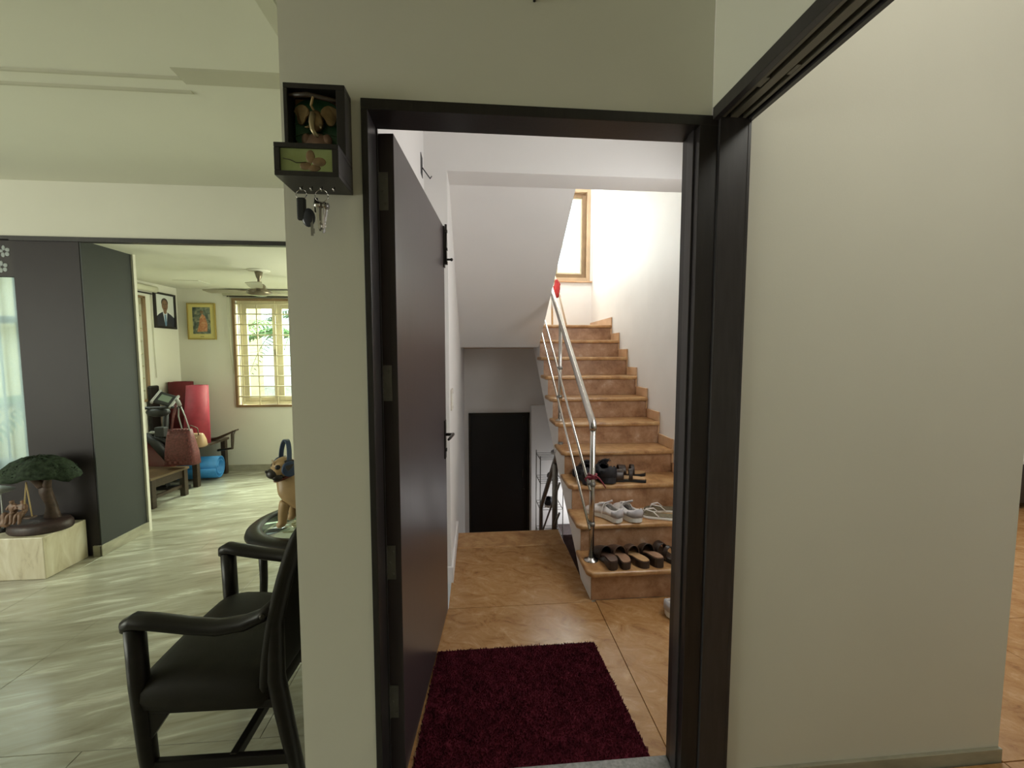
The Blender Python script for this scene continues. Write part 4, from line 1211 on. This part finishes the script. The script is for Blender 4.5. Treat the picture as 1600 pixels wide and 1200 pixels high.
for x in (-2.838, -2.787):
    MB().tube([(-2.815, 2.80, PZ + 0.335), ((x - 2.815) / 2, 2.795, PZ + 0.22), (x, 2.79, PZ + 0.118)], 0.0035, 6).build('swing_rope', 'rope', TR)
MB().box((-2.905, 2.770, PZ + 0.108), (-2.78, 2.815, PZ + 0.118)).build('swing_seat', 'resin', TR, bevel=0.002)
for fx_, lean in ((-2.895, -0.008), (-2.848, 0.008)):
    z0 = PZ + 0.118
    vv = [(fx_, 2.800, z0 + 0.020), (fx_ + lean, 2.800, z0 + 0.062), (fx_ + lean, 2.798, z0 + 0.085), (fx_ + lean, 2.796, z0 + 0.106),
          (fx_ - 0.022, 2.795, z0 + 0.070), (fx_ - 0.032, 2.785, z0 + 0.045), (fx_ + 0.022, 2.795, z0 + 0.070), (fx_ + 0.034, 2.780, z0 + 0.050),
          (fx_ - 0.012, 2.770, z0 + 0.016), (fx_ - 0.014, 2.762, z0 - 0.028), (fx_ - 0.014, 2.752, z0 - 0.036), (fx_ + 0.012, 2.770, z0 + 0.016), (fx_ + 0.014, 2.762, z0 - 0.028), (fx_ + 0.014, 2.752, z0 - 0.036)]
    skinned('seated_figure', vv, [(0, 1), (1, 2), (2, 3), (1, 4), (4, 5), (1, 6), (6, 7), (0, 8), (8, 9), (9, 10), (0, 11), (11, 12), (12, 13)],
            [0.020, 0.021, 0.008, 0.018, 0.009, 0.007, 0.009, 0.007, 0.012, 0.008, 0.006, 0.012, 0.008, 0.006], 'skinresin', TR, 2, 0)
skinned('reclining_figure', [(-2.945, 2.80, PZ + 0.075), (-2.955, 2.80, PZ + 0.12), (-2.952, 2.80, PZ + 0.148), (-2.925, 2.785, PZ + 0.055), (-2.965, 2.78, PZ + 0.075), (-2.985, 2.775, PZ + 0.02)],
        [(0, 1), (1, 2), (0, 3), (0, 4), (4, 5)], [0.022, 0.020, 0.016, 0.012, 0.012, 0.008], 'skinresin', TR, 2, 0)
DO = thing('parasol_ornament', 'small grey parasol ornament on a thin white pole at the photo edge', 'ornament', (-3.04, 2.86, PZ))
MB().lathe([(0.0, 0.305), (0.05, 0.297), (0.105, 0.272), (0.105, 0.266), (0.04, 0.283), (0.0, 0.288)], (-3.06, 2.83, PZ), 28).build('canopy', 'whiteornament', DO)
MB().cyl((-3.022, 2.855, PZ + 0.02), (-3.022, 2.855, PZ + 0.285), 0.004, 8).build('pole', 'whiteornament', DO)
MB().lathe([(0.0, 0), (0.03, 0), (0.026, 0.02), (0.0, 0.026)], (-3.035, 2.86, PZ), 20).build('foot', 'rubber', DO)

# ================================================================== left front window with sheer curtain
W2 = sgroup('window_2', 'tall front window behind a sheer white curtain at the left edge', (-3.8, 3.25, 0.60))
rect_frame(MB(), -4.6, -3.03, 0.60, 2.10, 3.22, 3.27, 0.05).box((-3.55, 3.22, 0.65), (-3.50, 3.27, 2.05)).box((-4.55, 3.22, 1.62), (-3.08, 3.27, 1.67)).build('window_frame', 'whiteornament', W2, bevel=0.003)
MB().box((-4.55, 3.243, 0.65), (-3.08, 3.247, 2.05)).build('pane', 'glass', W2)
for x in [-3.16 - 0.12 * i for i in range(12)]:
    MB().cyl((x, 3.29, 0.61), (x, 3.29, 2.06), 0.007, 8).build('grill_bar', 'whiteornament', W2)
cu = MB()
rows = []
for z in (0.60, 1.0, 1.4, 1.915):
    rows.append([(-3.062 - 0.0135 * i, 3.085 + 0.006 * math.sin(i * 0.9), z) for i in range(70)])
cu.rings(rows, cap=False, closed=False)
tag(cu.build('sheer_curtain', 'sheer'), 'sheer white curtain over the front window at the left edge', 'curtain')
VL = thing('valance', 'dark maroon valance with pale flowers above the sheer curtain', 'valance', (-3.3, 3.07, 1.91))
MB().box((-4.2, 3.055, 1.912), (-3.034, 3.085, 2.149)).build('valance_cloth', 'valance', VL, bevel=0.003)
for fx_, fz in ((-3.085, 2.075), (-3.105, 1.975), (-3.24, 2.06), (-3.36, 1.99)):
    for k in range(5):
        a = 0.5 + k * 2 * PI / 5
        MB().sphere((fx_ + 0.022 * math.cos(a), 3.0545, fz + 0.024 * math.sin(a)), (0.011 + 0.006 * abs(math.cos(a)), 0.0015, 0.009 + 0.008 * abs(math.sin(a))), 8, 5).build('flower_petal', 'petal', VL)

# ================================================================== exercise room contents
# back window
W3 = sgroup('window_3', 'cream framed window with iron grill in the exercise room back wall', (-2.2, 5.25, 0.775))
rect_frame(MB(), -2.862, -1.50, 0.772, 2.06, 5.185, 5.215, 0.028).build('window_trim', 'brownframe', W3, bevel=0.002)
rect_frame(MB(), -2.84, -1.52, 0.795, 2.04, 5.27, 5.32, 0.035).build('window_frame', 'cream', W3, bevel=0.003)
for a, b in ((-2.805, -2.405), (-2.40, -2.0), (-1.99, -1.56)):
    s_ = rect_frame(MB(), a, b, 0.83, 2.005, 5.285, 5.315, 0.055).build('sash', 'cream', W3, bevel=0.003)
    MB().box((a + 0.05, 5.298, 0.88), (b - 0.05, 5.301, 1.955)).build('pane', 'glass', s_)
    MB().cyl((b - 0.02, 5.275, 1.38), (b - 0.02, 5.275, 1.46), 0.009, 8).build('sash_handle', 'bronze', s_)
for k in range(10):
    z = 0.90 + k * 0.122
    MB().cyl((-2.86, 5.20, z), (-1.50, 5.20, z), 0.0065, 8).build('grill_bar', 'creamiron', W3)
for k in range(7):
    x = -2.80 + k * 0.205
    MB().cyl((x, 5.208, 0.78), (x, 5.208, 2.055), 0.0075, 8).build('grill_bar', 'creamiron', W3)
# narrow left window
W4 = sgroup('window_4', 'narrow view of the side window between pillar and portrait', (XL, 4.2, 0.93))
f4 = MB()
for (y0, y1, z0, z1) in ((4.05, 4.68, 0.93, 0.985), (4.05, 4.68, 1.935, 1.99), (4.62, 4.68, 0.985, 1.935), (4.05, 4.11, 0.985, 1.935), (4.36, 4.40, 0.985, 1.935)):
    f4.box((XL - 0.10, y0, z0), (XL - 0.05, y1, z1))
f4.build('window_frame', 'cream', W4, bevel=0.003)
MB().box((XL - 0.002, 4.675, 0.92), (XL + 0.02, 4.71, 2.0)).box((XL - 0.002, 4.04, 1.985), (XL + 0.02, 4.71, 2.01)).box((XL - 0.002, 4.04, 0.905), (XL + 0.02, 4.71, 0.93)).build('window_trim', 'brownframe', W4, bevel=0.002)
MB().box((XL - 0.078, 4.06, 0.98), (XL - 0.075, 4.63, 1.94)).build('pane', 'glass', W4)
for k in range(8):
    z = 1.02 + k * 0.13
    MB().cyl((XL - 0.02, 4.05, z), (XL - 0.02, 4.68, z), 0.006, 8).build('grill_bar', 'creamiron', W4)
for y in (4.2, 4.32, 4.5):
    MB().cyl((XL - 0.028, y, 0.93), (XL - 0.028, y, 1.99), 0.006, 8).build('grill_bar', 'creamiron', W4)
# roller blinds
RB1 = thing('roller_blind', 'rolled cream blind above the grilled back window', 'blind', (-2.2, 5.15, 2.1))
MB().cyl((-2.935, 5.165, 2.118), (-1.45, 5.165, 2.118), 0.033, 18).build('blind_roll', 'blind', RB1)
MB().bar((-2.90, 5.178, 2.078), (-1.45, 5.178, 2.078), 0.02, 0.012).build('bottom_bar', 'bronze', RB1)
MB().tube([(-2.90, 5.172, 2.09), (-2.902, 5.175, 1.7), (-2.888, 5.178, 1.30), (-2.872, 5.176, 1.18), (-2.880, 5.172, 1.5), (-2.878, 5.17, 2.09)], 0.003, 6).build('pull_cord', 'blind', RB1)
RB2 = thing('roller_blind', 'rolled cream blind above the side window beside the portrait', 'blind', (XL, 4.3, 2.1))
MB().cyl((XL + 0.036, 4.02, 2.095), (XL + 0.036, 4.83, 2.095), 0.034, 18).build('blind_roll', 'blind', RB2)
MB().bar((XL + 0.012, 4.03, 2.045), (XL + 0.012, 4.81, 2.045), 0.02, 0.012).build('bottom_bar', 'bronze', RB2)
MB().tube([(XL + 0.012, 4.80, 2.05), (XL + 0.01, 4.805, 1.5), (XL + 0.01, 4.815, 1.15)], 0.003, 6).build('pull_cord', 'blind', RB2)
# portrait on the left wall
PT = thing('framed_portrait', 'dark framed portrait of a man in suit and blue tie near the corner', 'picture', (XL, 4.99, 1.69))
fx = XL + 0.0015
y0, y1, z0, z1 = 4.832, 5.150, 1.690, 2.080
f_ = MB()
w = 0.022
f_.box((fx, y0, z0), (fx + 0.022, y0 + w, z1)).box((fx, y1 - w, z0), (fx + 0.022, y1, z1)).box((fx, y0 + w, z0), (fx + 0.022, y1 - w, z0 + w)).box((fx, y0 + w, z1 - w), (fx + 0.022, y1 - w, z1)).build('picture_frame', 'frame', PT, bevel=0.002)
MB().box((fx, y0 + w, z0 + w), (fx + 0.008, y1 - w, z1 - w)).build('photo_backdrop', 'photobg', PT)
yc = (y0 + y1) / 2
MB().prism([(y0 + w, z0 + w), (y1 - w, z0 + w), (y1 - w, z0 + 0.125), (yc + 0.085, z0 + 0.158), (yc + 0.035, z0 + 0.182), (yc - 0.035, z0 + 0.182), (yc - 0.09, z0 + 0.155), (y0 + w, z0 + 0.115)], 'x', fx + 0.008, fx + 0.0086).build('printed_suit', 'suit', PT)
MB().prism([(yc - 0.034, z0 + 0.185), (yc + 0.034, z0 + 0.185), (yc + 0.012, z0 + 0.03), (yc - 0.004, z0 + 0.03)], 'x', fx + 0.0086, fx + 0.0090).build('printed_shirt', 'shirt', PT)
MB().prism([(yc - 0.012, z0 + 0.155), (yc + 0.012, z0 + 0.155), (yc + 0.018, z0 + 0.04), (yc + 0.004, z0 + 0.024), (yc - 0.010, z0 + 0.04)], 'x', fx + 0.0090, fx + 0.0094).build('printed_tie', 'tie', PT)
MB().prism([(yc + 0.022, z0 + 0.17), (yc + 0.026, z0 + 0.21), (yc - 0.026, z0 + 0.21), (yc - 0.022, z0 + 0.17), (yc, z0 + 0.158)], 'x', fx + 0.0090, fx + 0.0094).build('printed_neck', 'face', PT)
el = [(yc + 0.045 * math.cos(a), z0 + 0.255 + 0.062 * math.sin(a)) for a in [2 * PI * k / 20 for k in range(20)]]
MB().prism([(yc + 0.050 * math.cos(a), z0 + 0.285 + 0.050 * math.sin(a)) for a in [2 * PI * k / 20 for k in range(20)]], 'x', fx + 0.0086, fx + 0.0092).build('printed_hair', 'hair', PT)
MB().prism(el, 'x', fx + 0.0094, fx + 0.0098).build('printed_face', 'face', PT)
for sd in (-1, 1):
    MB().prism([(yc + sd * 0.018 + 0.010 * math.cos(a), z0 + 0.268 + 0.004 * math.sin(a)) for a in [2 * PI * k / 10 for k in range(10)]], 'x', fx + 0.0098, fx + 0.0101).build('printed_eye', 'hair', PT)
MB().prism([(yc + 0.016 * math.cos(a), z0 + 0.222 + 0.004 * math.sin(a)) for a in [2 * PI * k / 10 for k in range(10)]], 'x', fx + 0.0098, fx + 0.0101).build('printed_mouth', 'redmetal', PT)
# yellow picture on the back wall
YP = thing('yellow_picture', 'gilt framed colour print with yellow mount left of the grilled window', 'picture', (-3.2, YB, 1.573))
xa, xb, za, zb = -3.358, -3.046, 1.575, 1.998
yf = YB - 0.0015
rect_frame(MB(), xa, xb, za, zb, yf - 0.02, yf, 0.014).build('picture_frame', 'gilt', YP, bevel=0.002)
MB().box((xa + 0.014, yf - 0.010, za + 0.014), (xb - 0.014, yf, zb - 0.014)).build('mount', 'yellow', YP)
MB().box((xa + 0.058, yf - 0.0108, za + 0.066), (xb - 0.058, yf - 0.010, zb - 0.048)).build('print', 'artmix', YP)
xc = (xa + xb) / 2
MB().prism([(xc - 0.055, za + 0.09), (xc + 0.06, za + 0.095), (xc + 0.065, za + 0.18), (xc + 0.04, za + 0.27), (xc + 0.01, za + 0.30), (xc - 0.02, za + 0.25), (xc - 0.03, za + 0.17)], 'y', yf - 0.0114, yf - 0.0108).build('printed_shape', 'artorange', YP)
MB().prism([(xc + 0.02 * math.cos(a) + 0.005, za + 0.318 + 0.018 * math.sin(a)) for a in [2 * PI * k / 12 for k in range(12)]], 'y', yf - 0.0114, yf - 0.0108).build('printed_shape', 'arttan', YP)
MB().box((xc - 0.02, yf - 0.0105, za + 0.032), (xc + 0.02, yf - 0.010, za + 0.037)).build('caption_mark', 'artdark', YP)
# ceiling fan
FN = thing('ceiling_fan', 'brown three-blade ceiling fan in the exercise room', 'fan', (-1.97, 4.02, ZC))
MB().lathe([(0.0, -0.012), (0.085, -0.010), (0.095, 0.0), (0.0, 0.0)], (-1.97, 4.02, ZC - 0.0005), 24).build('ceiling_plate', 'ceil', FN)
MB().lathe([(0.014, -0.012), (0.034, -0.018), (0.024, -0.06), (0.013, -0.085), (0.013, -0.13)], (-1.97, 4.02, ZC), 18).build('canopy', 'fanmetal', FN)
MB().lathe([(0.018, -0.120), (0.040, -0.126), (0.052, -0.140), (0.055, -0.170), (0.090, -0.180), (0.102, -0.198), (0.095, -0.216), (0.058, -0.230), (0.0, -0.234)], (-1.97, 4.02, ZC), 28).build('motor', 'fanmetal', FN)
for a in (172, 52, -68):
    r = math.radians(a)
    m = Matrix.Translation((-1.97, 4.02, ZC - 0.185)) @ Matrix.Rotation(r, 4, 'Z') @ Matrix.Rotation(math.radians(7), 4, 'X')
    b_ = MB().prism([(0.16, -0.045), (0.30, -0.058), (0.50, -0.062), (0.515, -0.03), (0.515, 0.03), (0.50, 0.055), (0.30, 0.05), (0.16, 0.04)], 'z', -0.002, 0.002).xf(m).build('blade', 'fanblade', FN, bevel=0.001)
    MB().box((0.08, -0.018, -0.004), (0.19, 0.018, 0.0)).xf(m).build('blade_bracket', 'fanmetal', FN)

# bench (dark, against the back) with rolled mats and handbag
BN = thing('bench', 'dark wooden bench against the corner carrying the rolled mats', 'bench', (-2.95, 4.8, 0))
MB().add([(-3.40, 4.32, 0.43), (-2.90, 4.32, 0.43), (-2.90, 4.90, 0.43), (-3.40, 4.90, 0.43), (-3.40, 4.32, 0.455), (-2.90, 4.32, 0.455), (-2.90, 4.90, 0.455), (-3.40, 4.90, 0.455)], [(0, 3, 2, 1), (4, 5, 6, 7), (0, 1, 5, 4), (1, 2, 6, 5), (2, 3, 7, 6), (3, 0, 4, 7)]).build('seat_board', 'brownwood', BN, bevel=0.004)
for x, y in ((-3.36, 4.36), (-2.94, 4.36), (-3.36, 4.86), (-2.94, 4.86)):
    MB().bar((x, y, 0), (x, y, 0.43), 0.05, 0.05).build('leg', 'brownwood', BN, bevel=0.004)
MB().box((-3.43, 4.42, 0.455), (-3.395, 4.56, 1.10)).build('back_post', 'wood', BN, bevel=0.02, seg=3)
MB().prism([(-2.99, 0.455), (-2.90, 0.47), (-2.70, 0.565), (-2.70, 0.582), (-2.90, 0.50), (-3.0, 0.475)], 'y', 4.68, 4.74).build('arm_board', 'brownwood', BN, bevel=0.003)
MB().tube([(-2.74, 4.71, 0.56), (-2.755, 4.71, 0.52), (-2.76, 4.71, 0.42), (-2.765, 4.71, 0.36), (-2.92, 4.71, 0.34)], [0.026, 0.024, 0.02, 0.02, 0.02], 10, 0.7).build('arm_bracket', 'brownwood', BN)


BN.location = Vector(BN.location) + Vector((-0.03, 0.24, -0.03))


def roll_mat(name, label, mat, c, r, h, axis='z', lean=(0, 0), turns=3, group=None, r2=None):
    mb = MB()
    n = 22 * turns
    prof = []
    for i in range(n + 1):
        a = 2 * PI * turns * i / n
        rr = r * (0.45 + 0.55 * i / n)
        prof.append((rr * math.cos(a), rr * math.sin(a)))
    k2 = (r2 or r) / r
    if axis == 'z':
        rows = [[(c[0] + x, c[1] + y, c[2]) for x, y in prof], [(c[0] + x * k2 + lean[0], c[1] + y * k2 + lean[1], c[2] + h) for x, y in prof]]
    else:
        rows = [[(c[0] + h * t * axis[0] + x * axis[1], c[1] + h * t * axis[1] - x * axis[0], c[2] + y) for x, y in prof] for t in (0, 1)]
    o_ = mb.rings(rows, cap=False, closed=False).build(name, mat, None, solid=0.011)
    return tag(o_, label, 'mat', group)


roll_mat('rolled_mat', 'dark crimson rolled exercise mat standing on the bench in the corner', 'red', (-3.335, 4.985, 0.4255), 0.125, 0.665, lean=(-0.03, 0.06), group='rolled exercise mats')
roll_mat('rolled_mat', 'bright rose red rolled exercise mat leaning on the bench', 'pinkred', (-3.085, 4.825, 0.4255), 0.135, 0.635, lean=(-0.005, 0.06), r2=0.108, group='rolled exercise mats')
roll_mat('rolled_mat', 'blue rolled foam mat lying on the floor under the bench', 'blue', (-3.36, 4.83, 0.142), 0.134, 0.46, axis=(0.985, 0.17), turns=2, group='rolled exercise mats')
# a block under the rose mat so it stands on something: folded handbag
HB = thing('handbag', 'tan leather handbag on the bench below the rose red mat', 'bag', (-2.95, 4.5, 0.456))
hb_off = Vector((0.0, 0.150, -0.03))
rows = []
for z, sx_, sy_ in ((0.4565, 0.105, 0.055), (0.47, 0.118, 0.062), (0.53, 0.110, 0.055), (0.585, 0.092, 0.035), (0.598, 0.085, 0.020)):
    rows.append([(-2.985 + sx_ * math.copysign(abs(math.cos(a)) ** 0.6, math.cos(a)), 4.47 + sy_ * math.copysign(abs(math.sin(a)) ** 0.6, math.sin(a)), z) for a in [2 * PI * k / 20 for k in range(20)]])
MB().rings(rows).build('bag_body', 'tanleather', HB)
MB().tube([(-3.05, 4.44, 0.585), (-3.045, 4.43, 0.66), (-2.985, 4.43, 0.69), (-2.925, 4.43, 0.66), (-2.92, 4.44, 0.585)], 0.006, 8).build('bag_handle', 'brownupper', HB)
for x in (-2.93, -2.95):
    MB().sphere((x, 4.412, 0.56), 0.008, 8, 6).build('stud', 'palebrass', HB)
HB.location = Vector(HB.location) + hb_off

# low table in front
LT = thing('low_table', 'low worn wooden table beside the pillar reveal', 'table', (-3.05, 4.2, 0))
top = [(-3.42, 3.98), (-2.93, 3.93), (-2.88, 4.36), (-3.42, 4.38)]
MB().prism(top, 'z', 0.262, 0.285).build('table_top', 'tablewood', LT, bevel=0.003)
for x, y in ((-3.38, 4.02), (-2.955, 3.965), (-2.915, 4.325), (-3.38, 4.34)):
    MB().bar((x, y, 0), (x, y, 0.262), 0.05, 0.05).build('leg', 'brownwood', LT, bevel=0.003)
MB().bar((-2.955, 3.965, 0.222), (-2.915, 4.325, 0.222), 0.02, 0.075).bar((-3.38, 4.02, 0.222), (-2.955, 3.965, 0.222), 0.02, 0.075).build('apron', 'brownwood', LT, bevel=0.002)
MB().bar((-2.94, 3.99, 0.10), (-2.925, 4.31, 0.10), 0.02, 0.03).build('stretcher', 'brownwood', LT, bevel=0.002)

# exercise bike
BK = thing('exercise_bike', 'red and black exercise bike half hidden behind the pillar', 'exercise bike', (-3.2, 4.55, 0))
FW = (-3.24, 4.50, 0.40)
MB().lathe([(0.0, -0.035), (0.17, -0.035), (0.20, -0.025), (0.205, 0), (0.20, 0.025), (0.17, 0.035), (0.0, 0.035)], (0, 0, 0), 32).xf(Matrix.Translation(FW) @ Matrix.Rotation(math.radians(72), 4, 'X') @ Matrix.Rotation(0.2, 4, 'Y')).build('flywheel', 'redmetal', BK)
rim = [(FW[0] + 0.212 * math.cos(a), FW[1] - 0.06 * math.sin(a), FW[2] + 0.212 * math.sin(a)) for a in [PI * k / 16 for k in range(17)]]
MB().tube(rim, 0.018, 10).build('wheel_guard', 'greyplastic', BK)
MB().tube([(FW[0] + 0.165 * math.cos(a), FW[1] - 0.05 * math.sin(a) - 0.036, FW[2] + 0.165 * math.sin(a)) for a in [2 * PI * k / 28 for k in range(29)]], 0.020, 8).build('wheel_rim', 'rubber', BK)
MB().tube([(-3.30, 4.40, 0.60), (-3.20, 4.40, 0.50), (-3.10, 4.40, 0.36)], [0.030, 0.045, 0.04], 10).build('drive_cover', 'rubber', BK)
MB().tube([(-3.24, 4.50, 0.36), (-3.17, 4.48, 0.62), (-3.13, 4.46, 0.88)], [0.028, 0.024, 0.022], 12).build('mast', 'rubber', BK)
MB().tube([(-3.32, 4.30, 0.885), (-3.20, 4.33, 0.875), (-3.05, 4.33, 0.882), (-2.90, 4.31, 0.885), (-2.86, 4.24, 0.925), (-2.845, 4.20, 0.955)], 0.014, 10).build('handlebar', 'rubber', BK)
MB().tube([(-2.868, 4.255, 0.915), (-2.845, 4.20, 0.957), (-2.835, 4.17, 0.975)], [0.018, 0.018, 0.014], 10).build('grip', 'greyplastic', BK)
MB().tube([(-3.28, 4.28, 0.90), (-3.25, 4.22, 0.955), (-3.24, 4.19, 0.97)], [0.02, 0.02, 0.014], 10).build('grip', 'greyplastic', BK)
cons = Matrix.Translation((-3.06, 4.34, 0.955)) @ Matrix.Rotation(math.radians(14), 4, 'Z') @ Matrix.Rotation(math.radians(22), 4, 'Y') @ Matrix.Rotation(math.radians(48), 4, 'X')
MB().box((-0.070, -0.055, -0.018), (0.070, 0.075, 0.012)).xf(cons).build('console', 'rubber', BK, bevel=0.010, seg=3)
for sx_ in (-1, 1):
    MB().box((sx_ * 0.078 - 0.010, -0.070, -0.020), (sx_ * 0.078 + 0.010, 0.088, 0.016)).xf(cons).build('console_rail', 'greyplastic', BK, bevel=0.007, seg=3)
MB().box((-0.045, -0.025, 0.012), (0.045, 0.045, 0.0135)).xf(cons).build('display', 'screen', BK)
MB().sphere((-3.14, 4.36, 0.835), (0.11, 0.06, 0.05), 14, 8).build('console_mount', 'rubber', BK)
MB().tube([(-3.30, 4.48, 0.62), (-3.22, 4.43, 0.56), (-3.16, 4.40, 0.47)], [0.016, 0.02, 0.03], 10).build('crank', 'rubber', BK)
MB().box((-3.19, 4.36, 0.58), (-3.10, 4.42, 0.68)).build('pedal', 'rubber', BK, bevel=0.01)
MB().sphere((-3.06, 4.44, 0.40), (0.10, 0.07, 0.11), 14, 10).build('chain_cover', 'redmetal', BK)
MB().bar((-3.34, 4.53, 0.02), (-3.00, 4.53, 0.02), 0.05, 0.04).bar((-3.24, 4.50, 0.2), (-3.2, 4.53, 0.02), 0.04, 0.04).build('foot_bar', 'rubber', BK, bevel=0.006)

# woven bag hanging from the handlebar
BG = thing('woven_bag', 'maroon woven tote bag hanging from the bike handlebar', 'bag', (-2.86, 4.31, 0.32))
rows = []
for z, xa_, xb_, d in ((0.325, -3.00, -2.745, 0.055), (0.33, -3.035, -2.735, 0.068), (0.45, -3.03, -2.745, 0.065), (0.58, -3.015, -2.775, 0.052), (0.672, -3.00, -2.79, 0.035)):
    cx_ = (xa_ + xb_) / 2
    hx_ = (xb_ - xa_) / 2
    rows.append([(cx_ + hx_ * math.copysign(abs(math.cos(a)) ** 0.5, math.cos(a)), 4.285 + d * math.copysign(abs(math.sin(a)) ** 0.6, math.sin(a)), z) for a in [2 * PI * k / 24 for k in range(24)]])
MB().rings(rows).build('bag_body', 'basket', BG)
wv = MB()
for k in range(13):
    z = 0.345 + k * 0.026
    t = (z - 0.33) / 0.342
    xl_, xr_ = -3.035 + 0.035 * t, -2.735 - 0.055 * t
    for i in range(11):
        if (i + k) % 2:
            continue
        a0, a1 = xl_ + 0.02 + (xr_ - xl_ - 0.04) * i / 11, xl_ + 0.02 + (xr_ - xl_ - 0.04) * (i + 1) / 11
        yy = 4.285 - 0.072 + 0.034 * t
        wv.box((a0, yy, z), (a1, yy + 0.006, z + 0.022))
wv.build('weave_strips', 'basket', BG, kind='stuff')
MB().tube([(-2.79, 4.26, 0.66), (-2.84, 4.28, 0.80), (-2.885, 4.292, 0.905), (-2.905, 4.30, 0.903), (-2.90, 4.28, 0.80), (-2.86, 4.26, 0.67)], 0.006, 8).build('bag_strap', 'greyplastic', BG)
MB().tube([(-2.96, 4.26, 0.66), (-2.945, 4.28, 0.80), (-2.92, 4.295, 0.905), (-2.935, 4.30, 0.903), (-2.97, 4.31, 0.80), (-2.98, 4.30, 0.67)], 0.008, 8).build('bag_strap', 'basket', BG)

# ================================================================== outdoors seen through the windows
struct('exterior_ground', MB().box((-14, 3.4, -0.3), (-3.7, 22, -0.2)).box((-3.7, 5.55, -0.3), (2, 22, -0.2)), 'ground', label='pale garden ground outside the windows')
NB = thing('neighbour_house', 'pale yellow house wall outside the exercise room window', 'house', (-5.2, 7.6, -0.2))
MB().box((-6.4, 7.6, -0.2), (-4.10, 8.4, 3.2)).build('house_wall', 'paleyellow', NB)
MB().box((-6.6, 7.4, 3.2), (-3.9, 8.6, 3.35)).build('roof_slab', 'paleyellow', NB)
GW = thing('garden_wall', 'pale yellow garden wall outside the narrow side window', 'wall', (-5.2, 4.6, -0.2))
MB().box((-6.45, 3.8, -0.2), (-6.3, 6.6, 2.4)).build('wall_body', 'paleyellow', GW)
MB().box((-6.49, 3.78, 2.4), (-6.26, 6.62, 2.46)).build('coping', 'paleyellow', GW)


def palm(name, label, base, h, n, L, seed):
    random.seed(seed)
    t = thing(name, label, 'palm', base, 'palms outside the windows')
    b = Vector(base)
    MB().tube([b, b + Vector((0.03, 0, h * 0.5)), b + Vector((0, 0, h))], [0.10, 0.08, 0.07], 10).build('trunk', 'outtrunk', t)
    for k in range(n):
        a = 2 * PI * k / n + random.uniform(-0.15, 0.15)
        d = Vector((math.cos(a), math.sin(a), 0))
        m = MB()
        spine = []
        rise = random.uniform(0.5, 1.0)
        for i in range(13):
            u = i / 12
            spine.append(b + Vector((0, 0, h)) + d * (L * u) + Vector((0, 0, L * (rise * u - 1.15 * u * u))))
        m.tube(spine, [0.014 * (1 - 0.8 * i / 12) for i in range(13)], 6)
        side = d.cross(Vector((0, 0, 1)))
        for i in range(1, 13):
            for e in (0, 0.5):
                if i + e > 12:
                    continue
                p = spine[i] if e == 0 else (spine[i] + spine[min(12, i + 1)]) / 2
                ln = 0.42 * math.sin(PI * (0.12 + 0.85 * (i + e) / 13)) + 0.05
                for sd in (-1, 1):
                    q = p + side * sd * ln * 0.75 + d * ln * 0.55 + Vector((0, 0, -0.25 * ln))
                    wv_ = d * 0.022
                    mid = (p + q) / 2 + Vector((0, 0, 0.02))
                    m.add([p - wv_, mid - wv_ * 1.2, q, mid + wv_ * 1.2, p + wv_], [(0, 1, 3, 4), (1, 2, 3)])
        m.build('frond', 'outleaf', t)
    return t


palm('areca_palm', 'green palm with drooping fronds right outside the grilled window', (-2.85, 7.0, -0.2), 1.85, 13, 1.4, 3)
palm('areca_palm', 'taller green palm farther behind in the garden', (-3.9, 10.6, -0.2), 2.4, 9, 1.9, 5)
palm('areca_palm', 'green palm outside the curtained front window', (-4.9, 5.4, -0.2), 1.0, 8, 1.0, 9)

# ================================================================== hall glimpse beyond the plain wall
CB = thing('wooden_cabinet', 'brown wooden cabinet glimpsed past the end of the plain wall', 'cabinet', (5.0, 3.5, 0))
MB().box((4.6, 3.3, 0.05), (6.0, 3.9, 0.42)).build('body', 'brownwood', CB, bevel=0.004)
MB().box((4.55, 3.26, 0.42), (6.05, 3.92, 0.45)).build('top', 'whitesole', CB, bevel=0.003)
for x in (4.65, 5.9):
    MB().box((x, 3.34, 0), (x + 0.06, 3.4, 0.05)).build('leg', 'brownwood', CB)
